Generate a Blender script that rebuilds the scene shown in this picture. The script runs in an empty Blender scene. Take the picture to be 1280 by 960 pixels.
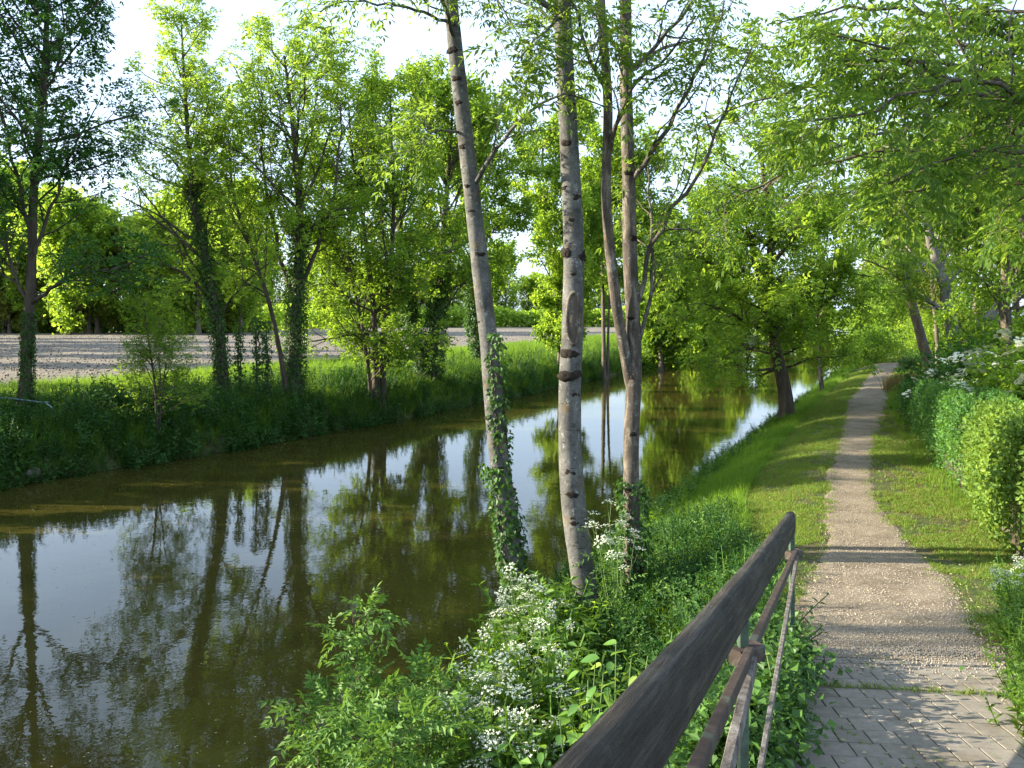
import bpy, math, random
import numpy as np
from mathutils import Vector, Matrix

C = bpy.context.scene
COL = C.collection
RNG = np.random.default_rng(7)
F = 1050.0 / 1280.0            # focal length over picture width
EYE = 4.0                      # eye height above the water, metres

# ------------------------------------------------------------------ camera
cam = bpy.data.cameras.new('camera')
cam.sensor_width = 36.0
cam.lens = 36.0 * F
cam.shift_y = -85.0 / 1280.0
cam.clip_start = 0.05
cam.clip_end = 3000
co = bpy.data.objects.new('camera', cam)
COL.objects.link(co)
co.location = (0, 0, EYE)
co.rotation_euler = (math.radians(90), 0, 0)
C.camera = co

# ------------------------------------------------------------------ light
SUN_EL, SUN_AZ = 21.0, -86.0          # azimuth clockwise from +Y
w = bpy.data.worlds.new('World')
C.world = w
w.use_nodes = True
nt = w.node_tree
bg = nt.nodes['Background']
sky = nt.nodes.new('ShaderNodeTexSky')
sky.sky_type = 'NISHITA'
sky.sun_disc = False
sky.sun_elevation = math.radians(SUN_EL)
sky.sun_rotation = math.radians(SUN_AZ % 360)
sky.altitude = 50
sky.air_density = 1.0
sky.dust_density = 1.6
sky.ozone_density = 1.2
tcw = nt.nodes.new('ShaderNodeTexCoord'); mpw = nt.nodes.new('ShaderNodeMapping'); mpw.inputs['Scale'].default_value = (1, 1, 2.6)
nt.links.new(tcw.outputs['Generated'], mpw.inputs[0])
nzw = nt.nodes.new('ShaderNodeTexNoise'); nzw.inputs['Scale'].default_value = 2.3; nzw.inputs['Detail'].default_value = 7; nzw.inputs['Roughness'].default_value = 0.6
nt.links.new(mpw.outputs[0], nzw.inputs['Vector'])
mrw = nt.nodes.new('ShaderNodeMapRange'); mrw.inputs[1].default_value = 0.3; mrw.inputs[2].default_value = 0.7; mrw.inputs[3].default_value = 0.30; mrw.inputs[4].default_value = 0.78
nt.links.new(nzw.outputs['Fac'], mrw.inputs[0])
mxw = nt.nodes.new('ShaderNodeMix'); mxw.data_type = 'RGBA'; mxw.inputs[7].default_value = (4.9, 6.2, 8.2, 1)   # thin high cloud veil
nt.links.new(mrw.outputs[0], mxw.inputs[0]); nt.links.new(sky.outputs[0], mxw.inputs[6])
nt.links.new(mxw.outputs[2], bg.inputs[0])
bg.inputs[1].default_value = 0.085
sl = bpy.data.lights.new('sun', 'SUN')
sl.energy = 5.0
sl.angle = math.radians(0.53)
sl.color = (1.0, 0.90, 0.72)
so = bpy.data.objects.new('sun', sl)
COL.objects.link(so)
az, el = math.radians(SUN_AZ), math.radians(SUN_EL)
sd = Vector((math.sin(az) * math.cos(el), math.cos(az) * math.cos(el), math.sin(el)))
so.rotation_euler = sd.to_track_quat('Z', 'Y').to_euler()
so.location = sd * 60
C.view_settings.view_transform = 'Standard'
C.view_settings.look = 'None'
C.view_settings.exposure = 1.9
C.view_settings.gamma = 1.0
C.cycles.max_bounces = 8
C.cycles.diffuse_bounces = 4
C.cycles.transmission_bounces = 6
C.cycles.transparent_max_bounces = 8

# ------------------------------------------------------------------ helpers
def P(px, py, Y):
    return np.array([(px - 640) / 1050.0 * Y, Y, EYE - (py - 395) / 1050.0 * Y])

def nrm(a):
    return a / np.maximum(np.linalg.norm(a, axis=-1, keepdims=True), 1e-9)

def mesh_np(name, V, quads=None, tris=None, smooth=False):
    me = bpy.data.meshes.new(name)
    V = np.asarray(V, dtype=np.float32).reshape(-1, 3)
    me.vertices.add(len(V))
    me.vertices.foreach_set('co', V.ravel())
    ls, lv = [], []
    nq = 0 if quads is None else len(quads)
    ntr = 0 if tris is None else len(tris)
    if nq: lv.append(np.asarray(quads, dtype=np.int32).ravel())
    if ntr: lv.append(np.asarray(tris, dtype=np.int32).ravel())
    lv = np.concatenate(lv)
    me.loops.add(len(lv))
    me.loops.foreach_set('vertex_index', lv)
    st = np.concatenate([np.arange(nq) * 4, nq * 4 + np.arange(ntr) * 3]).astype(np.int32)
    me.polygons.add(nq + ntr)
    me.polygons.foreach_set('loop_start', st)
    me.polygons.foreach_set('use_smooth', np.full(nq + ntr, bool(smooth)))
    me.update(calc_edges=True)
    return me

def obj(name, me, mat=None, parent=None, kind=None, loc=None):
    o = bpy.data.objects.new(name, me)
    COL.objects.link(o)
    if mat is not None and me is not None and not me.materials:
        me.materials.append(mat)
    if parent is not None: o.parent = parent
    if kind: o['kind'] = kind
    if loc is not None: o.location = loc
    return o

def thing(name, label, cat, loc=(0, 0, 0), rz=0.0, group=None):
    o = bpy.data.objects.new(name, None)
    o.empty_display_size = 0.2
    COL.objects.link(o)
    o.location = loc
    o.rotation_euler = (0, 0, rz)
    o['label'] = label
    o['category'] = cat
    if group: o['group'] = group
    return o

def dup(root, loc, rz, sc=1.0, label=None, group=None):
    r = root.copy(); COL.objects.link(r)
    r.location = loc; r.rotation_euler = (0, 0, rz); r.scale = (sc, sc, sc)
    if label: r['label'] = label
    if group: r['group'] = group
    for ch in list(root.children):
        c = ch.copy(); COL.objects.link(c); c.parent = r
        for g in list(ch.children):
            d = g.copy(); COL.objects.link(d); d.parent = c
    return r

class Bag:
    """collects quads/tris into one mesh"""
    def __init__(s): s.V = []; s.Q = []; s.T = []; s.n = 0
    def add(s, V, Q=None, T=None):
        V = np.asarray(V, dtype=np.float64).reshape(-1, 3)
        if Q is not None and len(Q): s.Q.append(np.asarray(Q) + s.n)
        if T is not None and len(T): s.T.append(np.asarray(T) + s.n)
        s.V.append(V); s.n += len(V)
    def mesh(s, name, origin=(0, 0, 0), smooth=False):
        V = np.concatenate(s.V) - np.asarray(origin)
        Q = np.concatenate(s.Q) if s.Q else None
        T = np.concatenate(s.T) if s.T else None
        return mesh_np(name, V, Q, T, smooth)

def tubes(pts, rad, k=5, cap=False):
    """pts (B,n,3) rad (B,n) -> verts, quads"""
    B, n, _ = pts.shape
    T = np.empty_like(pts)
    T[:, 1:-1] = pts[:, 2:] - pts[:, :-2]
    T[:, 0] = pts[:, 1] - pts[:, 0]
    T[:, -1] = pts[:, -1] - pts[:, -2]
    T = nrm(T)
    mean = nrm(pts[:, -1] - pts[:, 0])
    ref = np.where(np.abs(mean[:, 2:3]) > 0.75, np.array([[1.0, 0.05, 0]]), np.array([[0.05, 0.05, 1.0]]))
    a = nrm(np.cross(T, ref[:, None, :]))
    b = np.cross(T, a)
    ph = np.arange(k) * 2 * math.pi / k
    V = pts[:, :, None, :] + rad[:, :, None, None] * (a[:, :, None, :] * np.cos(ph)[None, None, :, None] + b[:, :, None, :] * np.sin(ph)[None, None, :, None])
    base = (np.arange(B) * n * k)[:, None, None] + (np.arange(n - 1) * k)[None, :, None]
    j = np.arange(k)[None, None, :]
    j2 = (j + 1) % k
    Q = np.stack([base + j, base + j2, base + k + j2, base + k + j], -1).reshape(-1, 4)
    return V.reshape(-1, 3), Q

def smooth_line(pts, n):
    pts = np.asarray(pts, dtype=np.float64)
    if len(pts) == 2:
        t = np.linspace(0, 1, n)[:, None]
        return pts[0] * (1 - t) + pts[1] * t
    p = np.vstack([2 * pts[0] - pts[1], pts, 2 * pts[-1] - pts[-2]])
    seg = np.linalg.norm(np.diff(pts, axis=0), axis=1)
    cum = np.concatenate([[0], np.cumsum(seg)])
    s = np.linspace(0, cum[-1], n)
    i = np.clip(np.searchsorted(cum, s, side='right') - 1, 0, len(pts) - 2)
    u = ((s - cum[i]) / np.maximum(seg[i], 1e-9))[:, None]
    p0, p1, p2, p3 = p[i], p[i + 1], p[i + 2], p[i + 3]
    return 0.5 * (2 * p1 + (p2 - p0) * u + (2 * p0 - 5 * p1 + 4 * p2 - p3) * u ** 2 + (3 * p1 - p0 - 3 * p2 + p3) * u ** 3)

def grow(rng, S, D, L, R, n, wander=0.15, trop=(0, 0, 0), tip=0.3):
    B = len(S)
    pts = np.empty((B, n, 3)); pts[:, 0] = S
    d = nrm(D)
    for i in range(1, n):
        d = nrm(d + wander * rng.normal(size=(B, 3)) + np.asarray(trop))
        pts[:, i] = pts[:, i - 1] + d * (L / (n - 1))[:, None]
    rad = R[:, None] * np.linspace(1, tip, n)[None, :]
    return pts, rad

def kids(rng, pts, rad, k, t0, t1, ang, lf, prof=None, rf=0.55, absL=None):
    B, n, _ = pts.shape
    t = t0 + (t1 - t0) * (np.arange(k)[None, :] + rng.random((B, k))) / k
    f = np.clip(t * (n - 1), 0, n - 1.001); i = f.astype(int); u = (f - i)[..., None]
    b = np.arange(B)[:, None]
    S = pts[b, i] * (1 - u) + pts[b, i + 1] * u
    T = nrm(pts[b, i + 1] - pts[b, i])
    azi = rng.random((B, 1)) * 6.28 + np.arange(k)[None, :] * 2.4 + rng.normal(size=(B, k)) * 0.5
    ref = np.where(np.abs(T[..., 2:3]) > 0.8, np.array([1.0, 0, 0]), np.array([0, 0, 1.0]))
    A = nrm(np.cross(T, ref)); Bv = np.cross(T, A)
    pr = A * np.cos(azi)[..., None] + Bv * np.sin(azi)[..., None]
    a = np.radians(ang) * (1 + 0.25 * rng.normal(size=(B, k)))[..., None]
    D = T * np.cos(a) + pr * np.sin(a)
    plen = np.linalg.norm(np.diff(pts, axis=1), axis=2).sum(1)[:, None]
    if absL is not None: L = np.full((B, k), float(absL))
    else: L = lf * plen * np.ones((B, k))
    tt = (t - t0) / max(t1 - t0, 1e-6)
    L = L * (prof(tt) if prof else (1 - 0.5 * tt)) * (0.75 + 0.5 * rng.random((B, k)))
    R = rad[b, i] * rf
    return S.reshape(-1, 3), D.reshape(-1, 3), L.ravel(), R.ravel()

QUAD = np.array([[0, 1, 2, 3]])
def leaf_quads(base, d, n, l, wd, fold=0.15):
    """rhombus leaves: base, direction, approx normal (N,3)"""
    d = nrm(d); s = nrm(np.cross(d, n)); up = np.cross(s, d)
    l = np.asarray(l).reshape(-1, 1); wd = np.asarray(wd).reshape(-1, 1)
    m = base + d * l * 0.45
    V = np.stack([base, m + s * wd * 0.5 + up * wd * fold, base + d * l - up * l * 0.08, m - s * wd * 0.5 + up * wd * fold], 1)
    N = len(base)
    Q = np.arange(N * 4).reshape(N, 4)
    return V.reshape(-1, 3), Q

def scatter_leaves(rng, pts, m, l, wd, spread=0.5, t0=0.15, off=0.02, droop=0.2):
    B, n, _ = pts.shape
    t = t0 + (1 - t0) * rng.random((B, m))
    f = np.clip(t * (n - 1), 0, n - 1.001); i = f.astype(int); u = (f - i)[..., None]
    b = np.arange(B)[:, None]
    S = (pts[b, i] * (1 - u) + pts[b, i + 1] * u).reshape(-1, 3)
    T = nrm(pts[b, i + 1] - pts[b, i]).reshape(-1, 3)
    N = len(S)
    D = nrm(T * 0.5 + rng.normal(size=(N, 3)) * spread * 1.3 + np.array([0, 0, -droop]))
    S = S + rng.normal(size=(N, 3)) * off
    nn = nrm(np.array([0, 0, 1.0]) + rng.normal(size=(N, 3)) * 0.7)
    ll = l * (0.6 + 0.7 * rng.random(N))
    return leaf_quads(S, D, nn, ll, ll * wd / l)

def pinnate(rng, pts, m, L=0.2, l=0.07, wd=0.024, npair=3, t0=0.2, droop=0.35, out=0.7):
    """compound leaves spread along twigs; leaflets in pairs plus one at the tip"""
    B, n, _ = pts.shape
    t = t0 + (1 - t0) * rng.random((B, m))
    f = np.clip(t * (n - 1), 0, n - 1.001); i = f.astype(int); u = (f - i)[..., None]
    b = np.arange(B)[:, None]
    S = (pts[b, i] * (1 - u) + pts[b, i + 1] * u).reshape(-1, 3)
    T = nrm(pts[b, i + 1] - pts[b, i]).reshape(-1, 3)
    N = len(S)
    D = nrm(T * 0.6 + rng.normal(size=(N, 3)) * out + np.array([0, 0, 0.1]))
    side = nrm(np.cross(D, np.array([0, 0, 1.0]) + 0.3 * rng.normal(size=(N, 3))))
    up = np.cross(side, D)
    LL = L * (0.7 + 0.6 * rng.random(N))[:, None]
    bag = Bag()
    dz = np.array([0, 0, -1.0])
    for k in range(npair):
        tt = 0.35 + 0.6 * k / max(npair - 1, 1)
        base = S + D * LL * tt + dz * LL * droop * tt * tt
        for sg in (-1, 1):
            d = nrm(D * 0.55 + side * sg * 0.8 + dz * (0.15 + droop * 0.6) + 0.15 * rng.normal(size=(N, 3)))
            ll = (LL[:, 0] / L) * l * (0.8 + 0.3 * rng.random(N))
            V, Q = leaf_quads(base, d, up, ll, ll * wd / l)
            bag.add(V, Q)
    base = S + D * LL + dz * LL * droop
    ll = (LL[:, 0] / L) * l
    V, Q = leaf_quads(base, nrm(D + dz * droop), up, ll, ll * wd / l)
    bag.add(V, Q)
    return np.concatenate(bag.V), np.concatenate(bag.Q)

# value noise on numpy arrays (cheap, periodic hash)
def vnoise(x, y, seed=0):
    xi = np.floor(x).astype(np.int64); yi = np.floor(y).astype(np.int64)
    fx = x - xi; fy = y - yi
    fx = fx * fx * (3 - 2 * fx); fy = fy * fy * (3 - 2 * fy)
    def h(a, b):
        v = (a * 374761393 + b * 668265263 + seed * 974634777) & 0xffffffff
        v = ((v ^ (v >> 13)) * 1274126177) & 0xffffffff
        return ((v ^ (v >> 16)) & 0xffff) / 65535.0
    return (h(xi, yi) * (1 - fx) + h(xi + 1, yi) * fx) * (1 - fy) + (h(xi, yi + 1) * (1 - fx) + h(xi + 1, yi + 1) * fx) * fy

def fbm(x, y, seed=0, o=3):
    s = 0; a = 0.5
    for k in range(o):
        s = s + a * (vnoise(x * 2 ** k, y * 2 ** k, seed + k) - 0.5); a *= 0.5
    return s

# ------------------------------------------------------------------ lie of the land
def sstep(a, b, x):
    t = np.clip((x - a) / (b - a), 0, 1); return t * t * (3 - 2 * t)

def Xr(Y):
    a = 3.7 + 0.46 * (Y - 18.3) + 0.02 * np.clip(Y - 20, 0, 60); b = -0.35
    k = 0.6
    base = np.maximum(a, b) + k * np.log1p(np.exp(-np.abs(a - b) / k)) * 0.6
    return base + 0.35 * fbm(np.asarray(Y, dtype=float) * 0.5, np.zeros_like(np.asarray(Y, dtype=float)), 3)
XLY = [-60, 8, 19.5, 29, 46.7, 93, 130, 700]
XLX = [-60, -18.5, -11.9, -6.1, 2.5, 22.5, 39, 300]
def Xl(Y):
    Y = np.asarray(Y, dtype=float)
    s = sum(np.interp(Y + d, XLY, XLX) for d in (-4, -2, 0, 2, 4)) / 5
    return s + 0.7 * fbm(Y * 0.45, np.zeros_like(Y), 5)
XPY = [-8, 1.5, 3.7, 5.3, 8.95, 14.3, 28, 53.5, 68, 78, 90, 700]
XPX = [-2.6, 0.95, 1.80, 2.42, 3.85, 5.7, 11.85, 24.0, 30.8, 34.6, 38.0, 330]
def Xp(Y):
    Y = np.asarray(Y, dtype=float)
    return sum(np.interp(Y + d, XPY, XPX) for d in (-1.2, -0.4, 0.4, 1.2)) / 4
def Wp(Y):
    return np.interp(Y, [0, 5.3, 6, 7.7, 9, 10.2, 12, 14.3, 20, 28, 53, 90], [0.6, 0.6, 0.70, 0.78, 0.64, 0.52, 0.42, 0.38, 0.46, 0.74, 0.68, 0.6])
def Zr(Y):
    return np.interp(Y, [-10, 1.5, 5.3, 7, 9, 12, 1000], [2.75, 2.38, 1.82, 1.57, 1.36, 1.2, 1.2])
def gz(X, Y):
    X = np.asarray(X, dtype=float); Y = np.asarray(Y, dtype=float)
    dr = (X - Xr(Y)) * 0.91; dl = (Xl(Y) - X) * 0.91
    zr = np.interp(dr, [-3, -1, 0, 0.5, 1.3, 2.2, 3, 60, 400], [-1.1, -0.5, 0.0, 0.34, 0.74, 1.06, 1.18, 1.25, 1.6])
    zl = np.interp(dl, [-3, -1, 0, 0.35, 1.0, 2.0, 4, 9, 12, 400], [-1.1, -0.5, 0.0, 0.55, 0.95, 1.15, 1.3, 1.35, 1.2, 1.3])
    z = np.where(dl > -3, np.maximum(zl, -1.1), zr)
    amp = sstep(0.2, 1.5, np.maximum(dr, dl))
    far = sstep(9, 12, dl)
    z = z + amp * (1 - far) * 0.22 * fbm(X * 0.8, Y * 0.8, 11) * np.where(np.abs(X - Xp(Y)) < 2.3, 0.25, 1.0)
    lift = Zr(Y) - 1.2
    d = X - Xp(Y)
    wgt = np.where(d < 0, sstep(-1.9, -0.72, d), 1 - sstep(1.2, 3.2, d))
    wgt = wgt * (Y < 13)
    z = np.where(dl > -3, z, z + (Zr(Y) - z) * wgt * (lift > 0.001) * (dr > 0.05))
    return z

# ------------------------------------------------------------------ materials
def new_mat(name):
    m = bpy.data.materials.new(name); m.use_nodes = True
    nt = m.node_tree; nt.nodes.clear()
    out = nt.nodes.new('ShaderNodeOutputMaterial')
    return m, nt, out
def N(nt, t, **kw):
    n = nt.nodes.new(t)
    for k, v in kw.items():
        if hasattr(n, k): setattr(n, k, v)
        else: n.inputs[k].default_value = v
    return n
def noise(nt, vec, scale, detail=4, rough=0.6, dist=0.0):
    n = nt.nodes.new('ShaderNodeTexNoise')
    n.inputs['Scale'].default_value = scale; n.inputs['Detail'].default_value = detail
    n.inputs['Roughness'].default_value = rough; n.inputs['Distortion'].default_value = dist
    if vec is not None: nt.links.new(vec, n.inputs['Vector'])
    return n.outputs['Fac']
def ramp(nt, fac, stops):
    r = nt.nodes.new('ShaderNodeValToRGB')
    while len(r.color_ramp.elements) < len(stops): r.color_ramp.elements.new(0.5)
    for e, (p, c) in zip(r.color_ramp.elements, stops):
        e.position = p
        e.color = (*c, 1) if len(c) == 3 else c
    nt.links.new(fac, r.inputs['Fac'])
    return r.outputs['Color']
def g(v): return (v, v, v)
def mixc(nt, fac, a, b, mode='MIX'):
    m = nt.nodes.new('ShaderNodeMix'); m.data_type = 'RGBA'; m.blend_type = mode
    if isinstance(fac, (int, float)): m.inputs[0].default_value = fac
    else: nt.links.new(fac, m.inputs[0])
    for i, s in ((6, a), (7, b)):
        if isinstance(s, tuple): m.inputs[i].default_value = (*s, 1) if len(s) == 3 else s
        else: nt.links.new(s, m.inputs[i])
    return m.outputs[2]
def mapping(nt, vec, sc=(1, 1, 1), rot=(0, 0, 0)):
    m = nt.nodes.new('ShaderNodeMapping')
    m.inputs['Scale'].default_value = sc; m.inputs['Rotation'].default_value = rot
    nt.links.new(vec, m.inputs['Vector'])
    return m.outputs[0]
def bump(nt, h, strength, dist):
    b = nt.nodes.new('ShaderNodeBump')
    b.inputs['Strength'].default_value = strength; b.inputs['Distance'].default_value = dist
    nt.links.new(h, b.inputs['Height'])
    return b.outputs[0]
def princ(nt, out, col, rough=0.8, spec=0.3, normal=None):
    p = nt.nodes.new('ShaderNodeBsdfPrincipled')
    if isinstance(col, tuple): p.inputs['Base Color'].default_value = (*col, 1)
    else: nt.links.new(col, p.inputs['Base Color'])
    if isinstance(rough, (int, float)): p.inputs['Roughness'].default_value = rough
    else: nt.links.new(rough, p.inputs['Roughness'])
    p.inputs['Specular IOR Level'].default_value = spec
    if normal is not None: nt.links.new(normal, p.inputs['Normal'])
    if out is not None: nt.links.new(p.outputs[0], out.inputs[0])
    return p
def coord(nt, which='Object'):
    return nt.nodes.new('ShaderNodeTexCoord').outputs[which]

ALB = 1.0
def leaf_mat(name, dark, light, trans, tfac=0.52, rough=0.55, spec=0.22):
    m, nt, out = new_mat(name)
    gi = nt.nodes.new('ShaderNodeNewGeometry')
    col = ramp(nt, gi.outputs['Random Per Island'], [(0.0, dark), (0.55, tuple((a + b) / 2 for a, b in zip(dark, light))), (1.0, light)])
    tc = ramp(nt, gi.outputs['Random Per Island'], [(0.0, tuple(c * 0.72 for c in trans)), (1.0, trans)])
    # whole clumps differ a little from each other
    nz = noise(nt, coord(nt), 0.9, 3)
    v = ramp(nt, nz, [(0.3, (0.62, 0.72, 0.7)), (0.7, (1.3, 1.22, 1.05))])
    col = mixc(nt, 1.0, col, v, 'MULTIPLY'); tc = mixc(nt, 1.0, tc, v, 'MULTIPLY')
    if name != 'petal':
        col = mixc(nt, 1.0, col, g(ALB), 'MULTIPLY'); tc = mixc(nt, 1.0, tc, g(ALB), 'MULTIPLY')
    p = princ(nt, None, col, rough, spec)
    t = nt.nodes.new('ShaderNodeBsdfTranslucent')
    nt.links.new(tc, t.inputs[0])
    mx = nt.nodes.new('ShaderNodeMixShader'); mx.inputs[0].default_value = tfac
    nt.links.new(p.outputs[0], mx.inputs[1]); nt.links.new(t.outputs[0], mx.inputs[2])
    nt.links.new(mx.outputs[0], out.inputs[0])
    return m

M = {}
M['leaf_mid'] = leaf_mat('leaf_mid', (0.045, 0.105, 0.016), (0.12, 0.20, 0.026), (0.40, 0.60, 0.045))
M['leaf_fresh'] = leaf_mat('leaf_fresh', (0.07, 0.14, 0.02), (0.17, 0.25, 0.03), (0.54, 0.76, 0.07))
M['leaf_dark'] = leaf_mat('leaf_dark', (0.025, 0.075, 0.016), (0.06, 0.14, 0.025), (0.10, 0.26, 0.03), 0.33)
M['leaf_ash'] = leaf_mat('leaf_ash', (0.035, 0.09, 0.016), (0.09, 0.16, 0.024), (0.34, 0.50, 0.05))
M['leaf_sapling'] = leaf_mat('leaf_sapling', (0.07, 0.15, 0.03), (0.15, 0.27, 0.05), (0.25, 0.42, 0.05), 0.3)
M['leaf_ivy'] = leaf_mat('leaf_ivy', (0.022, 0.065, 0.014), (0.075, 0.16, 0.03), (0.13, 0.26, 0.03), 0.25, 0.5, 0.25)
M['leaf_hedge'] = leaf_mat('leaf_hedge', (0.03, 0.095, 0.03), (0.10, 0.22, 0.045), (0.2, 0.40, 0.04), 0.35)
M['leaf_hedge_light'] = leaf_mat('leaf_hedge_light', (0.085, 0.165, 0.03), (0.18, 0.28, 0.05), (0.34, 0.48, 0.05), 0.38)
M['leaf_yellow'] = leaf_mat('leaf_yellow', (0.13, 0.17, 0.03), (0.24, 0.27, 0.06), (0.4, 0.42, 0.06))
M['grass'] = leaf_mat('grass', (0.05, 0.12, 0.012), (0.14, 0.24, 0.025), (0.36, 0.56, 0.04), 0.42)
M['grass_lawn'] = leaf_mat('grass_lawn', (0.06, 0.135, 0.020), (0.16, 0.24, 0.042), (0.42, 0.52, 0.05), 0.35)
M['grass_dry'] = leaf_mat('grass_dry', (0.13, 0.10, 0.035), (0.24, 0.18, 0.07), (0.2, 0.17, 0.06), 0.3)
M['petal'] = leaf_mat('petal', (0.66, 0.69, 0.6), (0.85, 0.86, 0.8), (0.6, 0.65, 0.5), 0.25)

def bark_mat(name, cols, lichen=0.0, zs=0.35, bstr=0.5, sc=6.0, dark_marks=True):
    m, nt, out = new_mat(name)
    c = coord(nt)
    mp = mapping(nt, c, (1, 1, zs))
    n1 = noise(nt, mp, sc, 6, 0.65, 0.4)
    col = ramp(nt, n1, [(0.28, cols[0]), (0.5, cols[1]), (0.72, cols[2])])
    n2 = noise(nt, mapping(nt, c, (1, 1, 1)), sc * 6, 5, 0.7)
    col = mixc(nt, 0.55, col, ramp(nt, n2, [(0.3, g(0.45)), (0.7, g(1.35))]), 'MULTIPLY')
    if dark_marks:
        # short horizontal lenticels
        n3 = noise(nt, mapping(nt, c, (1, 1, 5.0)), sc * 2.2, 3, 0.5)
        col = mixc(nt, ramp(nt, n3, [(0.62, g(0)), (0.68, g(0.75))]), col, tuple(x * 0.25 for x in cols[0]))
    if lichen > 0:
        n4 = noise(nt, mapping(nt, c, (1, 1, 0.8)), 5.5, 6, 0.8)
        f = ramp(nt, n4, [(0.62 - lichen * 0.1, g(0)), (0.70 - lichen * 0.1, g(0.6))])
        col = mixc(nt, f, col, (0.13, 0.085, 0.028))
        n5 = noise(nt, mapping(nt, c, (1, 1, 0.9)), 14, 5, 0.8)
        col = mixc(nt, ramp(nt, n5, [(0.58, g(0)), (0.64, g(0.7))]), col, (0.28, 0.29, 0.265))
    h = mixc(nt, 0.5, n1, n2)
    princ(nt, out, col, 0.85, 0.25, bump(nt, h, bstr, 0.02))
    return m
M['bark_grey'] = bark_mat('bark_grey', [(0.028, 0.027, 0.024), (0.095, 0.093, 0.085), (0.165, 0.162, 0.148)], 0.55, 0.6, 0.6, 5.0)
M['bark_pale'] = bark_mat('bark_pale', [(0.03, 0.024, 0.019), (0.09, 0.074, 0.058), (0.26, 0.22, 0.17)], 0.3, 0.3, 1.0, 11.0)
M['bark_brown'] = bark_mat('bark_brown', [(0.035, 0.028, 0.02), (0.08, 0.062, 0.045), (0.14, 0.11, 0.08)], 0.0, 0.2, 0.9, 8.0, False)
M['bark_warm'] = bark_mat('bark_warm', [(0.04, 0.032, 0.024), (0.10, 0.08, 0.06), (0.18, 0.145, 0.105)], 0.2, 0.2, 0.9, 7.0, False)
M['bark_old'] = bark_mat('bark_old', [(0.07, 0.06, 0.05), (0.18, 0.165, 0.145), (0.32, 0.30, 0.26)], 0.2, 0.25, 1.0, 7.0, False)
m, nt, out = new_mat('scar_wood'); M['scar'] = m
princ(nt, out, ramp(nt, noise(nt, coord(nt), 60, 4), [(0.3, (0.008, 0.007, 0.006)), (0.7, (0.04, 0.032, 0.025))]), 0.95, 0.1)
m, nt, out = new_mat('green_stem'); M['stem'] = m
princ(nt, out, ramp(nt, noise(nt, coord(nt), 12, 3), [(0.3, (0.06, 0.12, 0.03)), (0.7, (0.14, 0.2, 0.06))]), 0.6, 0.3)

# ground: soil with green growth and litter
m, nt, out = new_mat('bank_soil'); M['ground'] = m
c = coord(nt)
n1 = noise(nt, c, 1.3, 8, 0.7); n2 = noise(nt, c, 22, 6, 0.75); n3 = noise(nt, c, 0.35, 4)
soil = ramp(nt, n2, [(0.3, (0.045, 0.035, 0.02)), (0.5, (0.11, 0.085, 0.05)), (0.7, (0.20, 0.16, 0.10))])
moss = ramp(nt, n2, [(0.3, (0.02, 0.04, 0.008)), (0.7, (0.075, 0.125, 0.025))])
col = mixc(nt, ramp(nt, n1, [(0.38, g(1)), (0.62, g(0.12))]), soil, moss)
princ(nt, out, col, 0.95, 0.15, bump(nt, n2, 0.8, 0.03))

# ploughed field
m, nt, out = new_mat('field_earth'); M['field'] = m
c = coord(nt)
n1 = noise(nt, c, 0.05, 5, 0.6); n2 = noise(nt, mapping(nt, c, (0.5, 1.6, 1)), 3.2, 8, 0.8)
wv = nt.nodes.new('ShaderNodeTexWave'); wv.inputs['Scale'].default_value = 0.55; wv.inputs['Distortion'].default_value = 3.0
wv.inputs['Detail'].default_value = 3; wv.bands_direction = 'Y'
nt.links.new(mapping(nt, c, (1, 1, 1), (0, 0, 0.12)), wv.inputs['Vector'])
col = ramp(nt, n2, [(0.3, (0.11, 0.096, 0.078)), (0.5, (0.21, 0.185, 0.152)), (0.72, (0.31, 0.275, 0.225))])
col = mixc(nt, 0.35, col, ramp(nt, wv.outputs['Fac'], [(0.2, g(0.72)), (0.8, g(1.12))]), 'MULTIPLY')
col = mixc(nt, 0.6, col, ramp(nt, n1, [(0.35, (0.8, 0.82, 0.85)), (0.65, (1.15, 1.1, 1.0))]), 'MULTIPLY')
princ(nt, out, col, 0.95, 0.1, bump(nt, n2, 1.0, 0.15))

# gravel path
m, nt, out = new_mat('path_gravel'); M['gravel'] = m
c = coord(nt)
vo = nt.nodes.new('ShaderNodeTexVoronoi'); vo.inputs['Scale'].default_value = 120
nt.links.new(c, vo.inputs['Vector'])
vo2 = nt.nodes.new('ShaderNodeTexVoronoi'); vo2.inputs['Scale'].default_value = 52
nt.links.new(c, vo2.inputs['Vector'])
n1 = noise(nt, c, 2.2, 6, 0.7); n2 = noise(nt, c, 40, 5, 0.8)
sep = nt.nodes.new('ShaderNodeSeparateColor'); nt.links.new(vo.outputs['Color'], sep.inputs[0])
col = ramp(nt, sep.outputs[0], [(0.0, (0.10, 0.083, 0.065)), (0.5, (0.150, 0.128, 0.102)), (0.92, (0.21, 0.184, 0.15)), (1.0, (0.36, 0.33, 0.28))])
col = mixc(nt, 0.75, col, ramp(nt, n1, [(0.3, (0.58, 0.48, 0.36)), (0.5, (1.16, 1.05, 0.88)), (0.72, (1.6, 1.48, 1.28))]), 'MULTIPLY')
col = mixc(nt, ramp(nt, noise(nt, c, 5.0, 6, 0.8), [(0.56, g(0)), (0.66, g(0.55))]), col, (0.075, 0.055, 0.032))
h = mixc(nt, 0.5, vo.outputs['Distance'], vo2.outputs['Distance'])
princ(nt, out, col, 0.9, 0.2, bump(nt, mixc(nt, 0.7, h, n2), 0.5, 0.006))

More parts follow.
